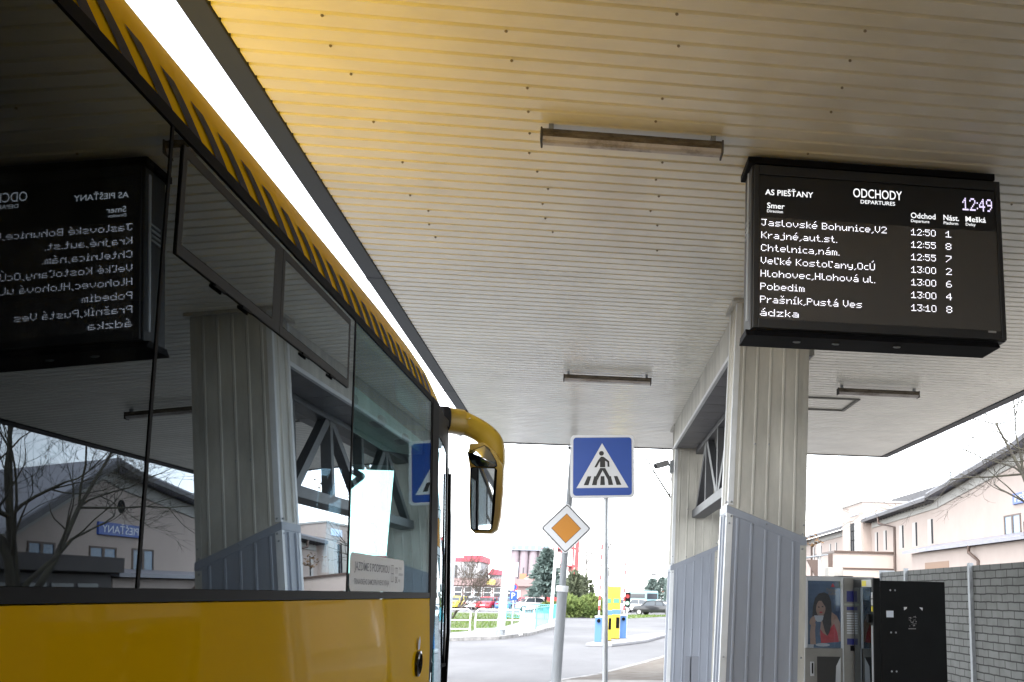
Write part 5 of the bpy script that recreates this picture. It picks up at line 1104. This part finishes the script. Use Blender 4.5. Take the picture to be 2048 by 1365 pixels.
# industrial buildings
HZW = mat('pale_wall', (.36, .36, .37), .9, var=.05); SIL = mat('silo_pinkish', (.25, .205, .225), .9, var=.08, vscale=.3)
wb = thing('white_building', 'white flat roofed building with a red parapet beside the bus front', 'building', (-17, 145, 0))
MB().box(-30, 140, 0, -14.0, 152, 5.9).build('wall', HZW, wb)
mb = MB(); mb.box(-16.3, 139.8, 5.9, -13.8, 152, 6.75); mb.box(-30, 139.9, 5.9, -16.301, 152, 6.4); mb.build('parapet', mat('parapet_red', (.36, .055, .08), .7), wb)
for k in range(2): MB().box(-18.6 + k * .9, 139.93, 3.4, -17.9 + k * .9, 139.998, 5.4).build('window', DARKGL, wb)
MB().tube([(-16.0, 139.9, 0), (-16.0, 139.9, 5.9)], .06, 6).build('downpipe', STEELD, wb)
sm = thing('small_red_roof_house', 'small white house with red eaves between the white building and the silos', 'building', (-12, 152, 0))
MB().box(-13.6, 150, 0, -10.5, 156, 4.4).build('wall', HZW, sm); mb = MB(); mb.hexa([(-13.9, 149.7, 4.4), (-10.2, 149.7, 4.4), (-10.2, 156, 4.4), (-13.9, 156, 4.4), (-13.4, 151, 5.3), (-10.8, 151, 4.9), (-10.8, 155, 4.9), (-13.4, 155, 5.3)]); mb.build('roof', mat('parapet_red', (.36, .055, .08), .7), sm)
for k in range(3): MB().box(-13 + k * .8, 149.93, 2.9, -12.5 + k * .8, 149.998, 3.9).build('window', DARKGL, sm)
pb = thing('pink_shop', 'low pink shop with white framed windows in front of the silos', 'shop', (-9, 128, 0))
PKD = mat('shop_pink', (.26, .19, .185), .9)
MB().box(-16.5, 125, 0, -4.6, 134, 2.7).build('wall', PKD, pb); MB().box(-16.7, 124.6, 2.701, -4.4, 134.2, 3.55).build('fascia', PKD, pb)
for k in range(6):
    f = MB().box(-15.4 + k * 1.15, 124.93, .5, -14.4 + k * 1.15, 124.998, 2.55).build('window', WR, pb); MB().box(-15.3 + k * 1.15, 124.9, .55, -14.5 + k * 1.15, 124.929, 1.85).build('pane', DARKGL, f); MB().box(-15.3 + k * 1.15, 124.9, 1.95, -14.5 + k * 1.15, 124.929, 2.48).build('pane', DARKGL, f)
MB().box(-8.4, 124.9, .1, -7.6, 124.998, 2.2).build('door', WR, pb); MB().box(-6.6, 124.9, .3, -5.9, 124.998, 1.7).build('door', DARKGL, pb)
mb = MB(); text_bm(mb, 'BAR', .5, lambda a, b: (-12.3 + a, 124.58, 2.88 + b), .9); 
mb.bm.free()
MB().box(-11.6, 124.55, 2.85, -10.6, 124.59, 3.4).build('fascia_sign', mat('sign_yellowish', (.60, .50, .12), .6), pb)
mb = MB(); mb.hexa([(-7.4, 126, 3.55), (-4.4, 126, 3.55), (-4.4, 131, 3.55), (-7.4, 131, 3.55), (-6.2, 127.5, 4.5), (-5.4, 127.5, 4.5), (-5.4, 129, 4.5), (-6.2, 129, 4.5)]); mb.build('roof', mat('tile_pale_red', (.50, .22, .18), .8), pb)
mb = MB(); mb.box(-8.0, 128, 3.5, -7.2, 128.8, 4.25); mb.build('chimney', mat('brick_orange', (.42, .17, .10), .9), pb); MB().tube([(-7.6, 128.4, 4.25), (-7.6, 128.4, 5.0)], .09, 8).build('flue', TRUSS, pb)
sl_ = thing('grain_silos', 'block of pale pink concrete silos with a grey headhouse', 'silo', (-19, 356, 0))
for k in range(4): MB().tube([(-24.0 + k * 3.1, 353, 0), (-24.0 + k * 3.1, 353, 16.2)], 1.5, 20).build('silo_cylinder', SIL, sl_, smooth=True)
MB().box(-25.4, 353.2, 0, -12.6, 360, 16.1).build('rear_wall', SIL, sl_)
MB().box(-25.8, 351, 16.201, -12.4, 360, 18.2).build('headhouse', mat('headhouse_grey', (.24, .26, .30), .8), sl_)
for k in range(6): MB().box(-25.2 + k * 2.2, 350.9, 16.7, -23.9 + k * 2.2, 350.999, 17.8).build('window', mat('headhouse_glass', (.16, .20, .25), .3), sl_)
rt = thing('red_steel_tower', 'red steel elevator tower with open platforms behind the diamond sign', 'tower', (-6, 305, 0))
mb = MB()
for x in (-9.4, -7.2, -3.9, -2.6): mb.box(x, 300, 0, x + .55, 300.6, 20)
mb.box(-3.2, 299.8, 2.2, -2.3, 301, 20); mb.build('leg', RED, rt)
mb = MB(); [mb.box(-9.6, 299.9, z, -2.2, 303, z + .5) for z in (9.7, 14.8, 18.6)]; mb.build('platform_deck', RED, rt)
mb = MB(); mb.box(-8.9, 300.6, 14, -5.0, 304, 19.5); mb.box(-5.0, 300.6, 8.3, -3.3, 303, 9.7); mb.box(-7.0, 300.6, 15.2, -4.0, 303.9, 18.5); mb.build('enclosure', mat('tower_dark_red', (.14, .05, .055), .7), rt)
mb = MB()
for z in (14.8, 18.6): [mb.beam((-13 + 0, 300, z + 1), (-9.4, 300, z + (1.2 if z < 16 else .2)), .15, .15), mb.beam((-13, 300, z), (-9.4, 300, z), .15, .15)]
for k in range(6): mb.beam((-9.2, 300, 2 + k * 3), (-7.0, 300, 5 + k * 3), .18, .18)
mb.build('brace', RED, rt)
rs = thing('red_shed', 'red container shed at the foot of the spruce', 'shed', (-3.1, 118, 0))
MB().box(-4.4, 117, 0, -2.6, 120, 2.1).build('wall', RED, rs); MB().box(-4.5, 116.9, 2.101, -2.5, 120.1, 2.2).build('roof', TRUSS, rs)
# odds beyond the platform
pl_ = thing('stone_planter', 'low rough stone planter with dry plants seen between the columns', 'planter', (3.55, 27.5, .15))
MB().box(3.1, 26.6, .15, 4.7, 28.2, .62).build('stone_box', KERB, pl_, bevel=.04)
rng = random.Random(77); mb = MB()
for k in range(60):
    a = Vector((rng.uniform(3.15, 4.6), rng.uniform(26.7, 28.1), .6)); mb.tube([a, a + Vector((rng.gauss(0, .08), rng.gauss(0, .08), rng.uniform(.1, .3)))], [.008, .003], 3)
mb.build('dry_plants', mat('dry_stalk', (.22, .14, .08), .9), pl_)
def bike(x, y, label):
    r = thing('bicycle', label, 'bicycle', (x, y, 0), 'bicycles beyond the road'); M_ = mat('bicycle_pale', (.55, .56, .57), .4)
    for dx in (-.52, .52):
        w = MB(); n = 18; rr_ = [(x + dx + .33 * math.cos(6.283 * k / n), y, .34 + .33 * math.sin(6.283 * k / n)) for k in range(n + 1)]; w.tube(rr_, .022, 5); w.build('wheel', BLACK, r)
    mb = MB(); A = lambda a, b: (x + a, y, b)
    for p_, q_ in (((-.52, .34), (-.2, .85)), ((-.2, .85), (.38, .85)), ((.38, .85), (0, .32)), ((0, .32), (-.2, .85)), ((0, .32), (-.52, .34)), ((.38, .95), (.52, .34))): mb.tube([A(*p_), A(*q_)], .018, 5)
    mb.build('frame', M_, r); MB().box(x - .32, y - .06, .90, x - .08, y + .06, .95).build('saddle', BLACK, r); MB().tube([(x + .38, y - .25, 1.0), (x + .38, y + .25, 1.0)], .015, 5).build('handlebar', M_, r)
bike(7.6, 60, 'pale bicycle left in the gap between the columns'); bike(8.5, 60.6, 'pale bicycle right in the gap between the columns')
